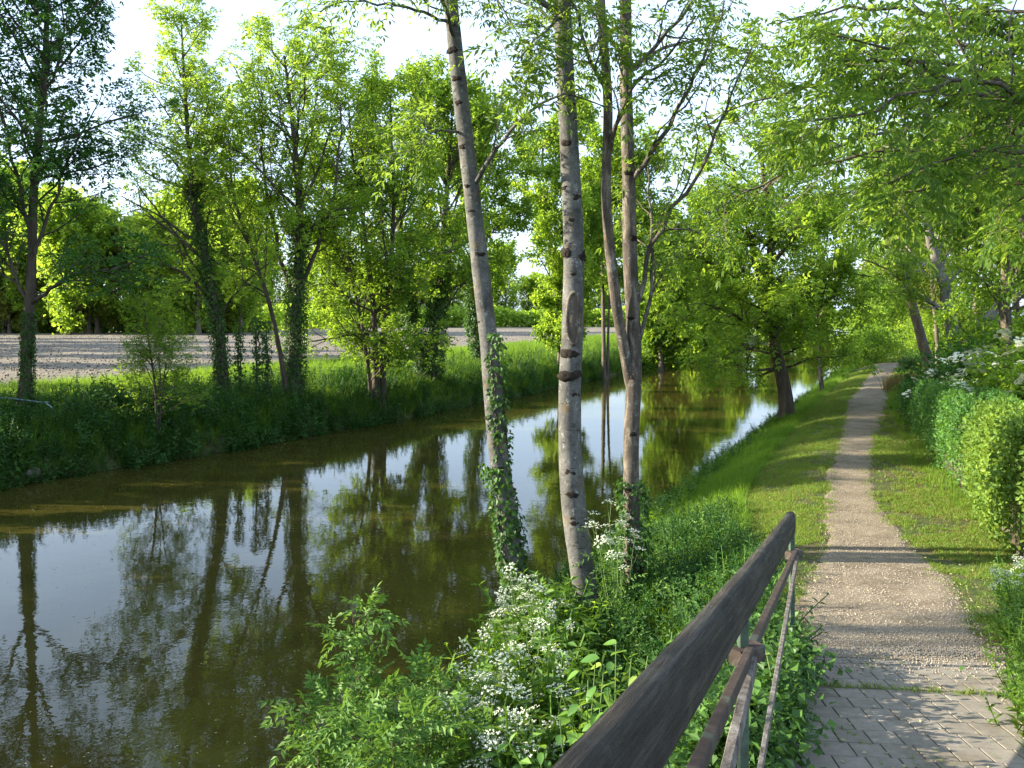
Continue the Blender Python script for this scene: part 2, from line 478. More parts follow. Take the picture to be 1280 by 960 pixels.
# pavers and joints
m, nt, out = new_mat('concrete_paver'); M['paver'] = m
c = coord(nt, 'Object'); gc = nt.nodes.new('ShaderNodeNewGeometry')
n1 = noise(nt, gc.outputs['Position'], 9, 8, 0.75); n2 = noise(nt, gc.outputs['Position'], 90, 5, 0.8); n3 = noise(nt, gc.outputs['Position'], 2.6, 5, 0.7)
oi = nt.nodes.new('ShaderNodeObjectInfo')
col = ramp(nt, n1, [(0.3, (0.15, 0.13, 0.10)), (0.5, (0.20, 0.178, 0.145)), (0.7, (0.255, 0.228, 0.19))])
col = mixc(nt, 0.6, col, ramp(nt, n2, [(0.3, g(0.7)), (0.7, g(1.15))]), 'MULTIPLY')
col = mixc(nt, 1.0, col, ramp(nt, oi.outputs['Random'], [(0, g(0.94)), (1, g(1.05))]), 'MULTIPLY')
col = mixc(nt, ramp(nt, n3, [(0.55, g(0)), (0.68, g(0.7))]), col, (0.12, 0.10, 0.07))
princ(nt, out, col, 0.9, 0.2, bump(nt, n2, 0.35, 0.003))
m, nt, out = new_mat('joint_dirt'); M['joint'] = m
n2 = noise(nt, coord(nt), 30, 6, 0.8)
princ(nt, out, ramp(nt, n2, [(0.3, (0.09, 0.075, 0.05)), (0.7, (0.20, 0.17, 0.13))]), 0.95, 0.1, bump(nt, n2, 0.6, 0.01))

# water: murky olive body under a mirror surface
m, nt, out = new_mat('canal_water'); M['water'] = m
c = coord(nt)
n1 = noise(nt, mapping(nt, c, (1, 1, 1)), 2.2, 3, 0.5); n2 = noise(nt, c, 0.35, 3, 0.5); n3 = noise(nt, c, 9.0, 2, 0.5)
b1 = bump(nt, mixc(nt, 0.3, n1, n3), 0.035, 0.06)
n4 = noise(nt, c, 0.8, 5, 0.6)
col = ramp(nt, n4, [(0.3, (0.030, 0.027, 0.0055)), (0.7, (0.052, 0.044, 0.010))])
p = princ(nt, out, col, 0.015, 0.5, b1)
p.inputs['IOR'].default_value = 1.333

m, nt, out = new_mat('rail_wood'); M['rail'] = m
c = coord(nt)
n1 = noise(nt, mapping(nt, c, (1.0, 34, 26)), 2.2, 7, 0.75, 0.12); n2 = noise(nt, c, 7, 6, 0.75); n3 = noise(nt, mapping(nt, c, (3, 40, 40)), 5, 4, 0.7)
col = ramp(nt, n1, [(0.3, (0.008, 0.007, 0.005)), (0.5, (0.038, 0.031, 0.024)), (0.72, (0.13, 0.112, 0.09))])
col = mixc(nt, ramp(nt, n2, [(0.5, g(0)), (0.68, g(0.5))]), col, (0.10, 0.105, 0.082))
princ(nt, out, col, 0.75, 0.3, bump(nt, mixc(nt, 0.5, n1, n3), 1.0, 0.03))
m, nt, out = new_mat('rusty_iron'); M['rust'] = m
c = coord(nt)
n1 = noise(nt, c, 16, 8, 0.75); n2 = noise(nt, c, 7, 5, 0.7)
col = ramp(nt, n1, [(0.3, (0.018, 0.012, 0.009)), (0.55, (0.05, 0.033, 0.025)), (0.75, (0.13, 0.11, 0.09))])
col = mixc(nt, ramp(nt, n2, [(0.56, g(0)), (0.62, g(0.7))]), col, (0.065, 0.09, 0.062))
princ(nt, out, col, 0.75, 0.4, bump(nt, n1, 0.6, 0.004))
m, nt, out = new_mat('flaked_paint'); M['flake'] = m
c = coord(nt)
n1 = noise(nt, mapping(nt, c, (1, 1, 0.4)), 26, 8, 0.8); n2 = noise(nt, c, 60, 4, 0.8)
col = ramp(nt, n1, [(0.36, (0.035, 0.027, 0.02)), (0.50, (0.12, 0.105, 0.09)), (0.75, (0.30, 0.285, 0.26))])
princ(nt, out, col, 0.8, 0.3, bump(nt, n1, 0.8, 0.004))
m, nt, out = new_mat('green_paint'); M['greenpaint'] = m
c = coord(nt); n1 = noise(nt, c, 18, 6, 0.8)
princ(nt, out, ramp(nt, n1, [(0.35, (0.05, 0.035, 0.02)), (0.45, (0.04, 0.07, 0.045)), (0.7, (0.09, 0.125, 0.085))]), 0.7, 0.4, bump(nt, n1, 0.5, 0.003))
m, nt, out = new_mat('pebble_stone'); M['pebble'] = m
gi = nt.nodes.new('ShaderNodeNewGeometry')
princ(nt, out, ramp(nt, gi.outputs['Random Per Island'], [(0, (0.13, 0.11, 0.085)), (0.6, (0.32, 0.28, 0.22)), (1, (0.6, 0.57, 0.5))]), 0.85, 0.2)
m, nt, out = new_mat('floating_bits'); M['bits'] = m
gi = nt.nodes.new('ShaderNodeNewGeometry')
princ(nt, out, ramp(nt, gi.outputs['Random Per Island'], [(0, (0.12, 0.10, 0.05)), (0.6, (0.3, 0.27, 0.15)), (1, (0.5, 0.5, 0.38))]), 0.7, 0.2)
m, nt, out = new_mat('pale_plastic'); M['plastic'] = m
princ(nt, out, ramp(nt, noise(nt, coord(nt), 8, 4), [(0.3, (0.06, 0.13, 0.13)), (0.7, (0.14, 0.22, 0.22))]), 0.4, 0.5)

# ------------------------------------------------------------------ terrain
def grid_mesh(name, X, Y, Z):
    R, Cn = X.shape
    V = np.stack([X, Y, Z], -1).reshape(-1, 3)
    i = np.arange(R - 1)[:, None] * Cn + np.arange(Cn - 1)[None, :]
    Q = np.stack([i, i + 1, i + Cn + 1, i + Cn], -1).reshape(-1, 4)
    return mesh_np(name, V, Q, None, True)

rows = np.concatenate([np.arange(-20, 0, 1.0), np.arange(0, 30, 0.2), np.arange(30, 100, 0.5), np.arange(100, 300, 5), np.arange(300, 1600, 60)])
xl = Xl(rows); xr = Xr(rows)
left = -np.concatenate([np.array([1400, 900, 500, 300, 180, 120, 90, 70, 50, 40, 32, 26, 22, 18]), np.arange(15, 8, -0.5), np.arange(8, 0, -0.2)])
cols = [xl + d for d in left]
for t in np.linspace(0, 1, 20): cols.append(xl + (xr - xl) * t)
for d in np.concatenate([np.arange(0.1, 7.5, 0.12), np.arange(7.5, 16, 0.5), np.array([18, 22, 28, 36, 50, 80, 130, 250, 500, 1000, 1400])]): cols.append(xr + d)
GX = np.stack(cols, 1); GY = np.repeat(rows[:, None], GX.shape[1], 1)
GZ = gz(GX, GY)
# the field strip is its own sheet: sink the ground under it
GZ2 = GZ.copy()
fe = xl[:, None] - GX
GZ2 = np.where(fe > 12.6, GZ2 - 0.25, GZ2)
obj('ground', grid_mesh('ground', GX, GY, GZ2), M['ground'], kind='structure')
# path
rp = np.concatenate([np.arange(5.30, 30, 0.07), np.arange(30, 92, 0.3)])
wob = lambda s: 0.34 * fbm(rp * 1.3, np.full_like(rp, s), 21, 5) + 0.10 * fbm(rp * 6, np.full_like(rp, s), 23, 3)
tt = np.linspace(0, 1, 25)
lw = Wp(rp) + wob(1.0); rw = Wp(rp) + wob(40.0)
lw[rp < 6.0] = 0.72
PX = (Xp(rp) - lw)[:, None] + (lw + rw)[:, None] * tt[None, :]
PY = np.repeat(rp[:, None], 25, 1) - 0.12 * np.clip(6.4 - rp, 0, 1)[:, None] * (tt[None, :] - 0.5) * 2.0
edge = np.minimum(tt, 1 - tt)[None, :]
PZ = gz(PX, PY) + 0.018 * np.clip(edge / 0.08, 0, 1) - 0.004 + 0.02 * fbm(PX * 3, PY * 3, 9) * np.clip(edge / 0.15, 0, 1)
obj('gravel_path', grid_mesh('gravel_path', PX, PY, PZ), M['gravel'], kind='structure')
# field
fr = np.concatenate([np.arange(-20, 120, 0.5), np.arange(120, 236, 2.0)])
fxl = Xl(fr)
fo = -np.concatenate([np.array([320, 240, 180]), np.arange(150, 60, -3.0), np.arange(60, 11.9, -0.6)])
FX = np.stack([fxl + d for d in fo], 1); FY = np.repeat(fr[:, None], FX.shape[1], 1)
FZ = np.full_like(FX, 1.25) + 0.10 * fbm(FX * 1.1, FY * 1.1, 31, 2) + 0.05 * np.sin(FX * 0.25 + FY * 6.0)
FZ[:, -1] -= 0.3
obj('ploughed_field', grid_mesh('ploughed_field', FX, FY, FZ), M['field'], kind='structure')
# water sheet
wy = np.arange(-25, 320, 2.5)
WX = np.stack([Xl(wy) - 0.6 + (Xr(wy) + 1.2 - Xl(wy)) * t for t in np.linspace(0, 1, 12)], 1)
obj('canal_water', grid_mesh('canal_water', WX, np.repeat(wy[:, None], 12, 1), np.zeros_like(WX)), M['water'], kind='structure')

# ------------------------------------------------------------------ trees
def hump(t): return 0.35 + 0.65 * np.sin(np.pi * np.clip(0.12 + 0.8 * t, 0, 1))
def cone(t): return 1.0 - 0.78 * t
def flat(t): return 1.0 - 0.35 * t

def make_tree(name, label, stems, bark='bark_brown', leaf='leaf_mid', n1=22, t0=0.3, L1=3.2, n2=8, n3=5, m=20,
              l=0.12, wd=0.055, kind='simple', ang=50, prof=hump, limbs=(), ivy=None, trop=(0, 0, 0.06), group=None,
              seed=0, pin=None, sub=0.42, sub3=0.45, stem_k=9, cat='tree', scars=(), twig_r=1.0, wav=0.16, leaf_t0=0.1, limb_n2=None, stemname='trunk'):
    rng = np.random.default_rng(1000 + seed)
    base = np.asarray(stems[0][0][0], dtype=float)
    root = thing(name, label, cat, tuple(base), group=group)
    P1, R1 = [], []
    first = True
    for (pts, r0, r1) in stems:
        ln = smooth_line(pts, 28)
        nn = len(ln)
        wobx = np.cumsum(rng.normal(size=(nn, 2)) * 0.006 * r0 / 0.12, axis=0)
        wobx -= np.linspace(0, 1, nn)[:, None] * wobx[-1]
        if stem_k < 16: ln[:, :2] += wobx
        tl = np.linspace(0, 1, nn)
        rr = r0 + (r1 - r0) * tl ** 0.85
        rr = rr * (1 + 0.05 * rng.normal(size=nn))
        rr[:4] *= np.array([1.7, 1.38, 1.16, 1.05]) if first else 1.0
        if stem_k >= 16:
            hl = smooth_line(pts, 170); th = np.linspace(0, 1, 170); hr = r0 + (r1 - r0) * th ** 0.85
            V, Q = tubes(hl[None], hr[None], stem_k)
            V = V.reshape(170, stem_k, 3); ofs = V - hl[:, None, :]
            ph = np.broadcast_to(np.arange(stem_k) * 6.283 / stem_k, (170, stem_k)); zz_ = hl[:, 2][:, None] + 0 * ph
            cx_, cy_ = np.cos(ph) * 1.3 + seed, np.sin(ph) * 1.3
            f_ = 1 + .16 * fbm(cx_ + zz_ * .9, cy_ - zz_ * .5, 7, 3) + .07 * fbm(cx_ * 3 + zz_ * 3.1, cy_ * 3 + zz_ * 1.9, 9, 3)
            if first: f_ = f_ + 1.0 * np.exp(-(zz_ - base[2] - .1).clip(0) / .16) * (.6 + .45 * np.sin(ph * 4 + seed))
            V = (hl[:, None, :] + ofs * f_[..., None]).reshape(-1, 3)
        else: V, Q = tubes(ln[None], rr[None], stem_k)
        o = obj(stemname, mesh_np(stemname, V - base, Q, None, True), M[bark], root)
        P1.append(ln); R1.append(rr); first = False
    SP = np.stack(P1); SR = np.stack(R1)
    L1P, L1R = [], []
    if n1:
        S, D, L, R = kids(rng, SP, SR, n1, t0, 1.0, ang, 0.3, prof, 0.5, absL=L1)
        R = np.minimum(R, L * 0.016 + 0.004)
        a, b = grow(rng, S, D, L, R, 9, wav, trop)
        L1P.append(a); L1R.append(b)
    bag = Bag()
    for q in L1P: pass
    if n1:
        bag.add(*tubes(L1P[0], L1R[0], 5))
    lp = []
    for (pts, r0, r1) in limbs:
        ln = smooth_line(pts, 9 + 6)
        ln[1:-1] += rng.normal(size=(13, 3)) * 0.012 * np.linalg.norm(ln[-1] - ln[0]) * 0.5
        rr = r0 + (r1 - r0) * np.linspace(0, 1, 15)
        V, Q = tubes(ln[None], rr[None], 7)
        obj('limb', mesh_np('limb', V - base, Q, None, True), M[bark], root)
        lp.append((ln, rr))
    sets = []
    if n1: sets.append((L1P[0], L1R[0], n2))
    if lp: sets.append((np.stack([x[0] for x in lp]), np.stack([x[1] for x in lp]), limb_n2 or n2 * 2))
    twP = []
    for pts, rad, k2 in sets:
        S, D, L, R = kids(rng, pts, rad, k2, 0.18, 1.0, 42, sub, None, 0.6)
        L = np.clip(L, 0.35, L1 * 0.6)
        p2, r2 = grow(rng, S, D, L, np.clip(R, 0.004, 0.03) * twig_r, 6, wav * 1.1, trop)
        bag.add(*tubes(p2, r2, 3))
        S, D, L, R = kids(rng, p2, r2, n3, 0.15, 1.0, 40, sub3, None, 0.6)
        L = np.clip(L, 0.2, 1.0)
        p3, r3 = grow(rng, S, D, L, np.full(len(L), 0.0045 * twig_r), 4, wav * 1.2, (0, 0, 0.02))
        if base[1] < 34 and base[0] > -17: bag.add(*tubes(p3, r3, 3))
        twP.append(p3)
        # leaves along the outer half of the second-order shoots as well
        q = p2[:, 2:, :]
        idx = np.linspace(0, q.shape[1] - 1, 4)
        q4 = np.stack([q[:, min(int(round(i)), q.shape[1] - 1)] for i in idx], 1)
        twP.append(q4)
    if bag.n:
        obj('branches', bag.mesh('branches', base), M[bark], root, 'stuff')
    tw = np.concatenate(twP)
    if kind == 'pin':
        L, ll, ww, npair, droop = pin
        V, Q = pinnate(rng, tw, m, L, ll, ww, npair, leaf_t0, droop)
    else:
        V, Q = scatter_leaves(rng, tw, m, l, wd, 0.6, leaf_t0, l * 0.7)
    obj('crown', mesh_np('crown', V - base, Q), M[leaf], root, 'stuff')
    if ivy:
        add_ivy(rng, root, base, ivy, leaf='leaf_ivy')
    for (sp, sr, sn) in scars:
        add_scar(rng, root, base, sp, sr, sn)
    return root, len(Q)

def add_ivy(rng, root, base, spec, leaf='leaf_ivy'):
    bag = Bag(); sb = Bag()
    for (pts, r, thick, n, size) in spec:
        ln = smooth_line(pts, 24)
        t = rng.random(n); f = t * 22.999; i = f.astype(int); u = (f - i)[:, None]
        Cn = ln[i] * (1 - u) + ln[i + 1] * u
        ph = rng.random(n) * 6.283
        o = np.stack([np.cos(ph), np.sin(ph), np.zeros(n)], 1)
        th = thick * (0.5 + 0.9 * vnoise(t * 9 + 3, ph * 1.2, 4))
        rr = r * (1 - 0.2 * t) + th * rng.random(n) ** 0.7
        pos = Cn + o * rr[:, None]
        d = nrm(o * 0.5 + np.array([0, 0, -0.8]) + rng.normal(size=(n, 3)) * 0.5)
        V, Q = leaf_quads(pos, d, nrm(o + 0.35 * rng.normal(size=(n, 3)) + np.array([0, 0, 0.4])), size * (0.6 + 0.7 * rng.random(n)), size * (0.6 + 0.5 * rng.random(n)))
        bag.add(V, Q)
        # climbing stems
        for k in range(4):
            p0 = rng.random() * 6.28; tl = np.linspace(0, 0.95, 20); f = tl * 22.999; i = f.astype(int); u = (f - i)[:, None]
            cc = ln[i] * (1 - u) + ln[i + 1] * u
            a = p0 + np.cumsum(rng.normal(size=20) * 0.25)
            pp = cc + np.stack([np.cos(a), np.sin(a), np.zeros(20)], 1) * (r * (1 - 0.2 * tl) + 0.008)[:, None]
            sb.add(*tubes(pp[None], np.linspace(0.012, 0.004, 20)[None], 4))
    v = obj('ivy', bag.mesh('ivy', base), M[leaf], root, 'stuff')
    obj('ivy_stems', sb.mesh('ivy_stems', base, True), M['bark_brown'], v, 'stuff')

def add_scar(rng, root, base, pos, r, nrml, sx=1.0):
    """dark knotty lump where a branch was shed"""
    nn = nrm(np.asarray(nrml, dtype=float)); s = nrm(np.cross(nn, [0, 0, 1.0])); up = np.cross(s, nn)
    V = [pos + nn * r * 0.16]; Q = []; T = []
    K = 10
    for j, (a, h) in enumerate(((0.35, 0.20), (0.7, 0.17), (1.0, 0.04), (1.15, -0.3))):
        for k in range(K):
            ph = k * 2 * math.pi / K
            rr = r * a * (1 + 0.30 * rng.normal())
            V.append(pos + s * math.cos(ph) * rr * 1.25 + up * math.sin(ph) * rr * 0.8 + nn * r * h * (1 + 0.3 * rng.normal()))
    for k in range(K):
        T.append((0, 1 + k, 1 + (k + 1) % K))
        for j in range(3):
            a = 1 + j * K
            Q.append((a + k, a + K + k, a + K + (k + 1) % K, a + (k + 1) % K))
    obj('branch_scar', mesh_np('branch_scar', np.array(V) - base, np.array(Q), np.array(T), True), M['scar'], root)

def on_ground(px, Y, dz=0.0):
    X = (px - 640) / 1050.0 * Y
    return np.array([X, Y, float(gz(X, Y)) + dz])
def stem(pxs, Y, r0, r1, base=True, dY=0.0):
    """pxs: list of (px,py) from the foot up; depth changes by dY over the run"""
    pts = []
    for k, (a, b) in enumerate(pxs):
        pts.append(P(a, b, Y + dY * k / max(len(pxs) - 1, 1)))
    if base:
        p = pts[0]; z = float(gz(p[0], p[1])) - 0.15
        if p[2] < z: p[2] = z
        else: pts.insert(0, np.array([p[0], p[1], z]))
    return (pts, r0, r1)
QN = 0
def T(*a, **k):
    global QN
    r, q = make_tree(*a, **k); QN += q
    return r

# --- three near trunks on the right bank
def trunk_scars(pts, Y, pxr):
    out = []
    for (a, b, s) in pxr:
        p = P(a, b, Y)
        out.append((p, s, None))
    return out
def near_trunk(name, label, px, Y, rad, seed, bark, scars_px, wound=None, limbs=(), ivy=None, n1=9, L1=2.4, extra=(), **kw):
    pts = [P(a, b, Y) for a, b in px]
    z = float(gz(pts[0][0], Y)) - 0.2
    pts[0] = np.array([pts[0][0], Y, z])
    rng = np.random.default_rng(seed)
    root = T(name, label, [(pts, rad, rad * 0.55)] + list(extra), bark=bark, leaf='leaf_ash', n1=n1, t0=0.66, L1=L1, n2=6, n3=4, m=3,
             kind='pin', pin=(0.2, 0.085, 0.026, 3, 0.5), limbs=limbs, ivy=ivy, seed=seed, stem_k=20, ang=55, limb_n2=8, **kw)
    base = pts[0]
    ln = smooth_line(pts, 200)
    for (a, b, s) in scars_px:
        s = s * 1.3
        zt = P(a, b, Y)[2]
        k = int(np.argmin(np.abs(ln[:, 2] - zt)))
        cx = ln[k, 0]; tl = k / 199
        rr = rad + (rad * 0.55 - rad) * tl ** 0.85
        off = np.clip(((a - 640) / 1050.0 * Y - cx) / rr, -0.93, 0.93)
        nn = np.array([off, -math.sqrt(1 - off * off), 0.0])
        pos = np.array([cx, Y, ln[k, 2]]) + nn * rr * 0.96
        add_scar(rng, root, base, pos, s, nn)
    if wound:
        a, b, h, wdt = wound
        zt = P(a, b, Y)[2]; k = int(np.argmin(np.abs(ln[:, 2] - zt))); cx = ln[k, 0]; tl = k / 199
        rr = rad + (rad * 0.55 - rad) * tl ** 0.85
        a_ = np.linspace(0, 2 * math.pi, 33)
        hx = np.cos(a_) * wdt; hz = np.sin(a_) * h
        off = np.clip(hx / rr, -0.95, 0.95)
        ring = np.stack([cx + off * rr, Y - np.sqrt(1 - off ** 2) * rr * 1.0, ln[k, 2] + hz], 1)
        V, Q = tubes(ring[None], (0.018 + 0.008 * np.abs(np.sin(a_ * 3)))[None], 6)
        obj('callus', mesh_np('callus', V - base, Q, None, True), M['bark_pale'], root)
        g_ = np.linspace(-1, 1, 9)
        gx, gzz = np.meshgrid(g_, g_)
        rr_ = np.sqrt(np.maximum(1 - gzz ** 2, 0))
        ox = np.clip(gx * rr_ * wdt / rr, -0.95, 0.95)
        WXv = cx + ox * rr; WYv = Y - np.sqrt(1 - ox ** 2) * (rr + 0.004); WZv = ln[k, 2] + gzz * h
        i = np.arange(8)[:, None] * 9 + np.arange(8)[None, :]
        Qw = np.stack([i, i + 1, i + 10, i + 9], -1).reshape(-1, 4)
        obj('wound', mesh_np('wound', np.stack([WXv, WYv, WZv], -1).reshape(-1, 3) - base, Qw, None, True), M['scar'] if False else M['bark_warm'], root)
    return root, ln

Y1 = 9.6
near_trunk('slender_tree', 'grey lichen-spotted trunk leaning left, leftmost of the near trees, ivy on its lower half',
    [(652, 785), (640, 690), (622, 560), (612, 440), (600, 330), (585, 200), (570, 70), (558, -60), (545, -220), (538, -360)], Y1, 0.125, 11, 'bark_grey',
    [(600, 318, .03), (566, 62, .035), (573, 130, .025), (610, 520, .03), (622, 580, .03), (583, 232, .022), (570, 98, .03), (603, 480, .02), (597, 400, .018), (577, 182, .028), (618, 640, .03), (590, 262, .02), (564, 35, .022)],
    limbs=[([P(590, 235, Y1), P(640, 160, Y1 - .6), P(700, 120, Y1 - .9), P(760, 135, Y1 - 1)], .03, .006),
           ([P(577, 165, Y1), P(540, 165, Y1 - .4), P(512, 190, Y1 - .7)], .018, .005),
           ([P(566, 30, Y1), P(500, 8, Y1 - .8), P(430, 2, Y1 - 1.2), P(400, 15, Y1 - 1.3)], .022, .006),
           ([P(562, -20, Y1), P(610, -10, Y1 - .8), P(650, 45, Y1 - 1.1)], .018, .005)],
    ivy=[([P(650, 770, Y1), P(632, 640, Y1), P(618, 580, Y1)], .11, .075, 1100, .065), ([P(628, 590, Y1), P(623, 500, Y1 - .1), P(619, 415, Y1 - .12)], .07, .05, 420, .06)], n1=9)
Y2 = 9.25
near_trunk('straight_tree', 'thick straight grey tree with black knots and healed wound, middle near tree',
    [(738, 800), (731, 740), (716, 620), (712, 500), (716, 400), (717, 300), (711, 180), (706, 80), (703, 0), (700, -120), (698, -300)], Y2, 0.146, 12, 'bark_grey',
    [(706, 315, .05), (729, 322, .05), (709, 440, .045), (709, 470, .055), (706, 182, .035), (703, 52, .035), (712, 617, .035), (717, 650, .03), (711, 588, .035), (716, 645, .022), (700, 85, .025), (714, 132, .03), (719, 150, .022), (706, 128, .02), (722, 250, .03), (713, 278, .022), (704, 235, .025), (720, 490, .03), (727, 560, .022), (720, 700, .03), (704, 130, .02), (716, 345, .02)],
    wound=(716, 398, .28, .07),
    limbs=[([P(704, 20, Y2), P(670, 50, Y2 - .7), P(640, 85, Y2 - 1)], .02, .005),
           ([P(705, -20, Y2), P(740, 10, Y2 - .5), P(760, 60, Y2 - .8)], .02, .005)], n1=9)
Y3 = 9.8
near_trunk('forked_tree', 'forked rough-barked tree with spreading dark limbs, rightmost of the near trees',
    [(790, 790), (790, 700), (789, 560), (793, 450), (788, 330), (786, 230), (783, 120), (782, 20), (780, -100), (778, -260)], Y3, 0.104, 13, 'bark_pale',
    [(786, 470, .03), (792, 300, .03), (786, 400, .025), (784, 215, .03), (790, 540, .025), (788, 610, .025)],
    extra=[([P(790, 490, Y3 + .03), P(781, 440, Y3 - .05), P(769, 370, Y3 - .12), P(758, 250, Y3 - .2), P(760, 130, Y3 - .3), P(752, 20, Y3 - .4), P(745, -120, Y3 - .5), P(740, -260, Y3 - .5)], .066, .042)],
    limbs=[([P(786, 230, Y3), P(812, 195, Y3 - .2), P(850, 130, Y3 - .5), P(880, 70, Y3 - .8), P(905, 0, Y3 - 1)], .034, .008),
           ([P(792, 400, Y3), P(806, 350, Y3), P(812, 310, Y3), P(835, 270, Y3 - .2), P(875, 215, Y3 - .5), P(915, 120, Y3 - .8), P(940, 60, Y3 - 1)], .034, .008),
           ([P(795, 440, Y3), P(812, 380, Y3), P(815, 300, Y3 + .1), P(810, 210, Y3 + .2)], .03, .008),
           ([P(762, 120, Y3 - .2), P(735, 70, Y3 - .5), P(720, 10, Y3 - .8), P(690, -40, Y3 - 1)], .03, .008),
           ([P(757, 200, Y3 - .2), P(790, 110, Y3 - .7), P(830, 75, Y3 - 1), P(870, 20, Y3 - 1.4)], .03, .008),
           ([P(783, 90, Y3), P(830, 60, Y3 + .6), P(890, 50, Y3 + 1), P(960, 80, Y3 + 1.2)], .03, .008)],
    ivy=[([P(793, 770, Y3), P(792, 690, Y3), P(790, 600, Y3)], .12, .10, 900, .06)], n1=8, L1=2.6)

# --- left bank
ASH = dict(kind='pin', pin=(0.26, 0.14, 0.062, 2, 0.35), m=4)
g_l = None
YA = 22.8
T('leaning_ash_tree', 'dark tree at the left edge with ivy-flecked trunk and a branch reaching right',
  [stem([(30, 585), (33, 480), (36, 400), (40, 320), (42, 240), (50, 160), (58, 60), (62, -60)], YA, .17, .05)],
  bark='bark_brown', leaf='leaf_dark', n1=26, t0=.42, L1=3.3, n2=8, n3=4, prof=hump,
  limbs=[([P(38, 380, YA), P(90, 345, YA - .4), P(150, 335, YA - .6), P(185, 318, YA - .6)], .06, .015),
         ([P(38, 350, YA), P(70, 240, YA), P(105, 160, YA + .5), P(130, 110, YA + .6)], .06, .01),
         ([P(36, 385, YA), P(0, 300, YA), P(-40, 230, YA)], .06, .015),
         ([P(40, 300, YA), P(10, 180, YA - .5), P(-15, 60, YA - .8)], .06, .015)],
  ivy=[([P(30, 600, YA), P(33, 500, YA), P(36, 390, YA)], .15, .07, 2600, .07)], seed=1, **ASH)
YB = 28.0
T('tall_sparse_tree', 'tall sparse yellow-green tree with ivy-wrapped trunk and a long bare limb arching left',
  [stem([(281, 505), (275, 430), (265, 360), (250, 290), (240, 220), (234, 150), (229, 80), (226, 15)], YB, .19, .02)],
  bark='bark_brown', leaf='leaf_fresh', n1=34, t0=.36, L1=3.2, n2=5, n3=3, prof=cone, ang=42,
  limbs=[([P(268, 385, YB), P(240, 350, YB), P(205, 330, YB), P(165, 318, YB)], .07, .015),
         ([P(262, 365, YB), P(225, 300, YB), P(190, 255, YB), P(150, 200, YB)], .05, .01),
         ([P(270, 400, YB), P(310, 350, YB - .5), P(345, 320, YB - .8)], .04, .01)],
  ivy=[([P(281, 510, YB), P(270, 400, YB), P(250, 290, YB), P(240, 220, YB)], .16, .16, 4200, .085)], seed=2, kind='pin', pin=(0.24, 0.13, 0.055, 2, 0.3), m=4)
YC = 29.5
T('ivy_forked_tree', 'ivy-clad tree forking low, with a thin pale second stem leaning left beside the water',
  [stem([(368, 510), (368, 450), (370, 375), (376, 300), (372, 210), (362, 120), (355, 70)], YC, .26, .04),
   stem([(360, 510), (350, 440), (335, 370), (310, 300), (292, 235), (285, 170)], YC - .4, .11, .03)],
  bark='bark_brown', leaf='leaf_fresh', n1=24, t0=.38, L1=3.4, n2=7, n3=5, prof=hump, ang=40,
  limbs=[([P(370, 375, YC), P(400, 300, YC), P(422, 220, YC), P(425, 130, YC)], .09, .02),
         ([P(370, 370, YC), P(345, 300, YC), P(330, 210, YC), P(322, 110, YC)], .09, .02),
         ([P(372, 330, YC), P(400, 270, YC - .4), P(440, 260, YC - .6)], .06, .015)],
  ivy=[([P(368, 515, YC), P(369, 440, YC), P(371, 350, YC), P(378, 270, YC)], .24, .18, 5000, .09)], seed=3, kind='pin', pin=(0.26, 0.14, 0.062, 2, 0.3), m=3)
YD = 32.0
T('triple_stemmed_tree', 'bright green tree with three dark stems rising together from the far bank',
  [stem([(470, 490), (468, 420), (462, 340), (450, 260), (440, 190), (436, 130)], YD, .15, .03),
   stem([(478, 490), (480, 420), (486, 350), (492, 260), (490, 180), (488, 120)], YD + .2, .17, .03),
   stem([(463, 490), (458, 440), (445, 370), (420, 300), (400, 240)], YD - .3, .08, .02)],
  bark='bark_brown', leaf='leaf_mid', n1=28, t0=.12, L1=3.5, n2=7, n3=5, prof=hump, ang=48, seed=4, m=3, kind='pin', pin=(0.26, 0.15, 0.068, 2, 0.3))
YE = 37.0
T('dark_ivied_tree', 'dense dark tree with two stout ivied trunks leaning apart on the far bank',
  [stem([(530, 462), (515, 400), (500, 340), (505, 250), (520, 170), (530, 120)], YE, .26, .05),
   stem([(540, 462), (546, 390), (552, 310), (560, 230), (565, 150)], YE + .3, .30, .05)],
  bark='bark_brown', leaf='leaf_mid', n1=26, t0=.25, L1=4.0, n2=8, n3=4, m=14, l=.18, wd=.10, prof=hump,
  ivy=[([P(530, 465, YE), P(514, 400, YE), P(500, 335, YE)], .25, .22, 3500, .11), ([P(541, 465, YE), P(546, 390, YE), P(552, 310, YE)], .28, .25, 4000, .11)], seed=5)
YF = 45.0
T('leaning_ivied_tree', 'slender far-bank tree with bright ivy column, seen just left of the leftmost near trunk',
  [stem([(600, 450), (592, 400), (590, 330), (600, 240), (612, 170)], YF, .22, .05)],
  bark='bark_warm', leaf='leaf_mid', n1=26, t0=.35, L1=3.8, n2=7, n3=5, m=24, l=.2, wd=.115, prof=hump,
  ivy=[([P(600, 455, YF), P(592, 400, YF), P(590, 330, YF)], .2, .35, 2600, .14)], seed=6)
YG = 49.0
T('feathery_tree', 'light feathery low-branched tree between the two straight near trunks on the far bank',
  [stem([(700, 443), (695, 380), (688, 310), (680, 240), (678, 180)], YG, .16, .04), stem([(704, 443), (712, 390), (722, 330), (728, 260)], YG, .14, .04)],
  bark='bark_warm', leaf='leaf_fresh', n1=24, t0=.12, L1=3.2, n2=7, n3=5, m=17, l=.22, wd=.12, prof=hump, ang=35, seed=7)
YH = 53.0
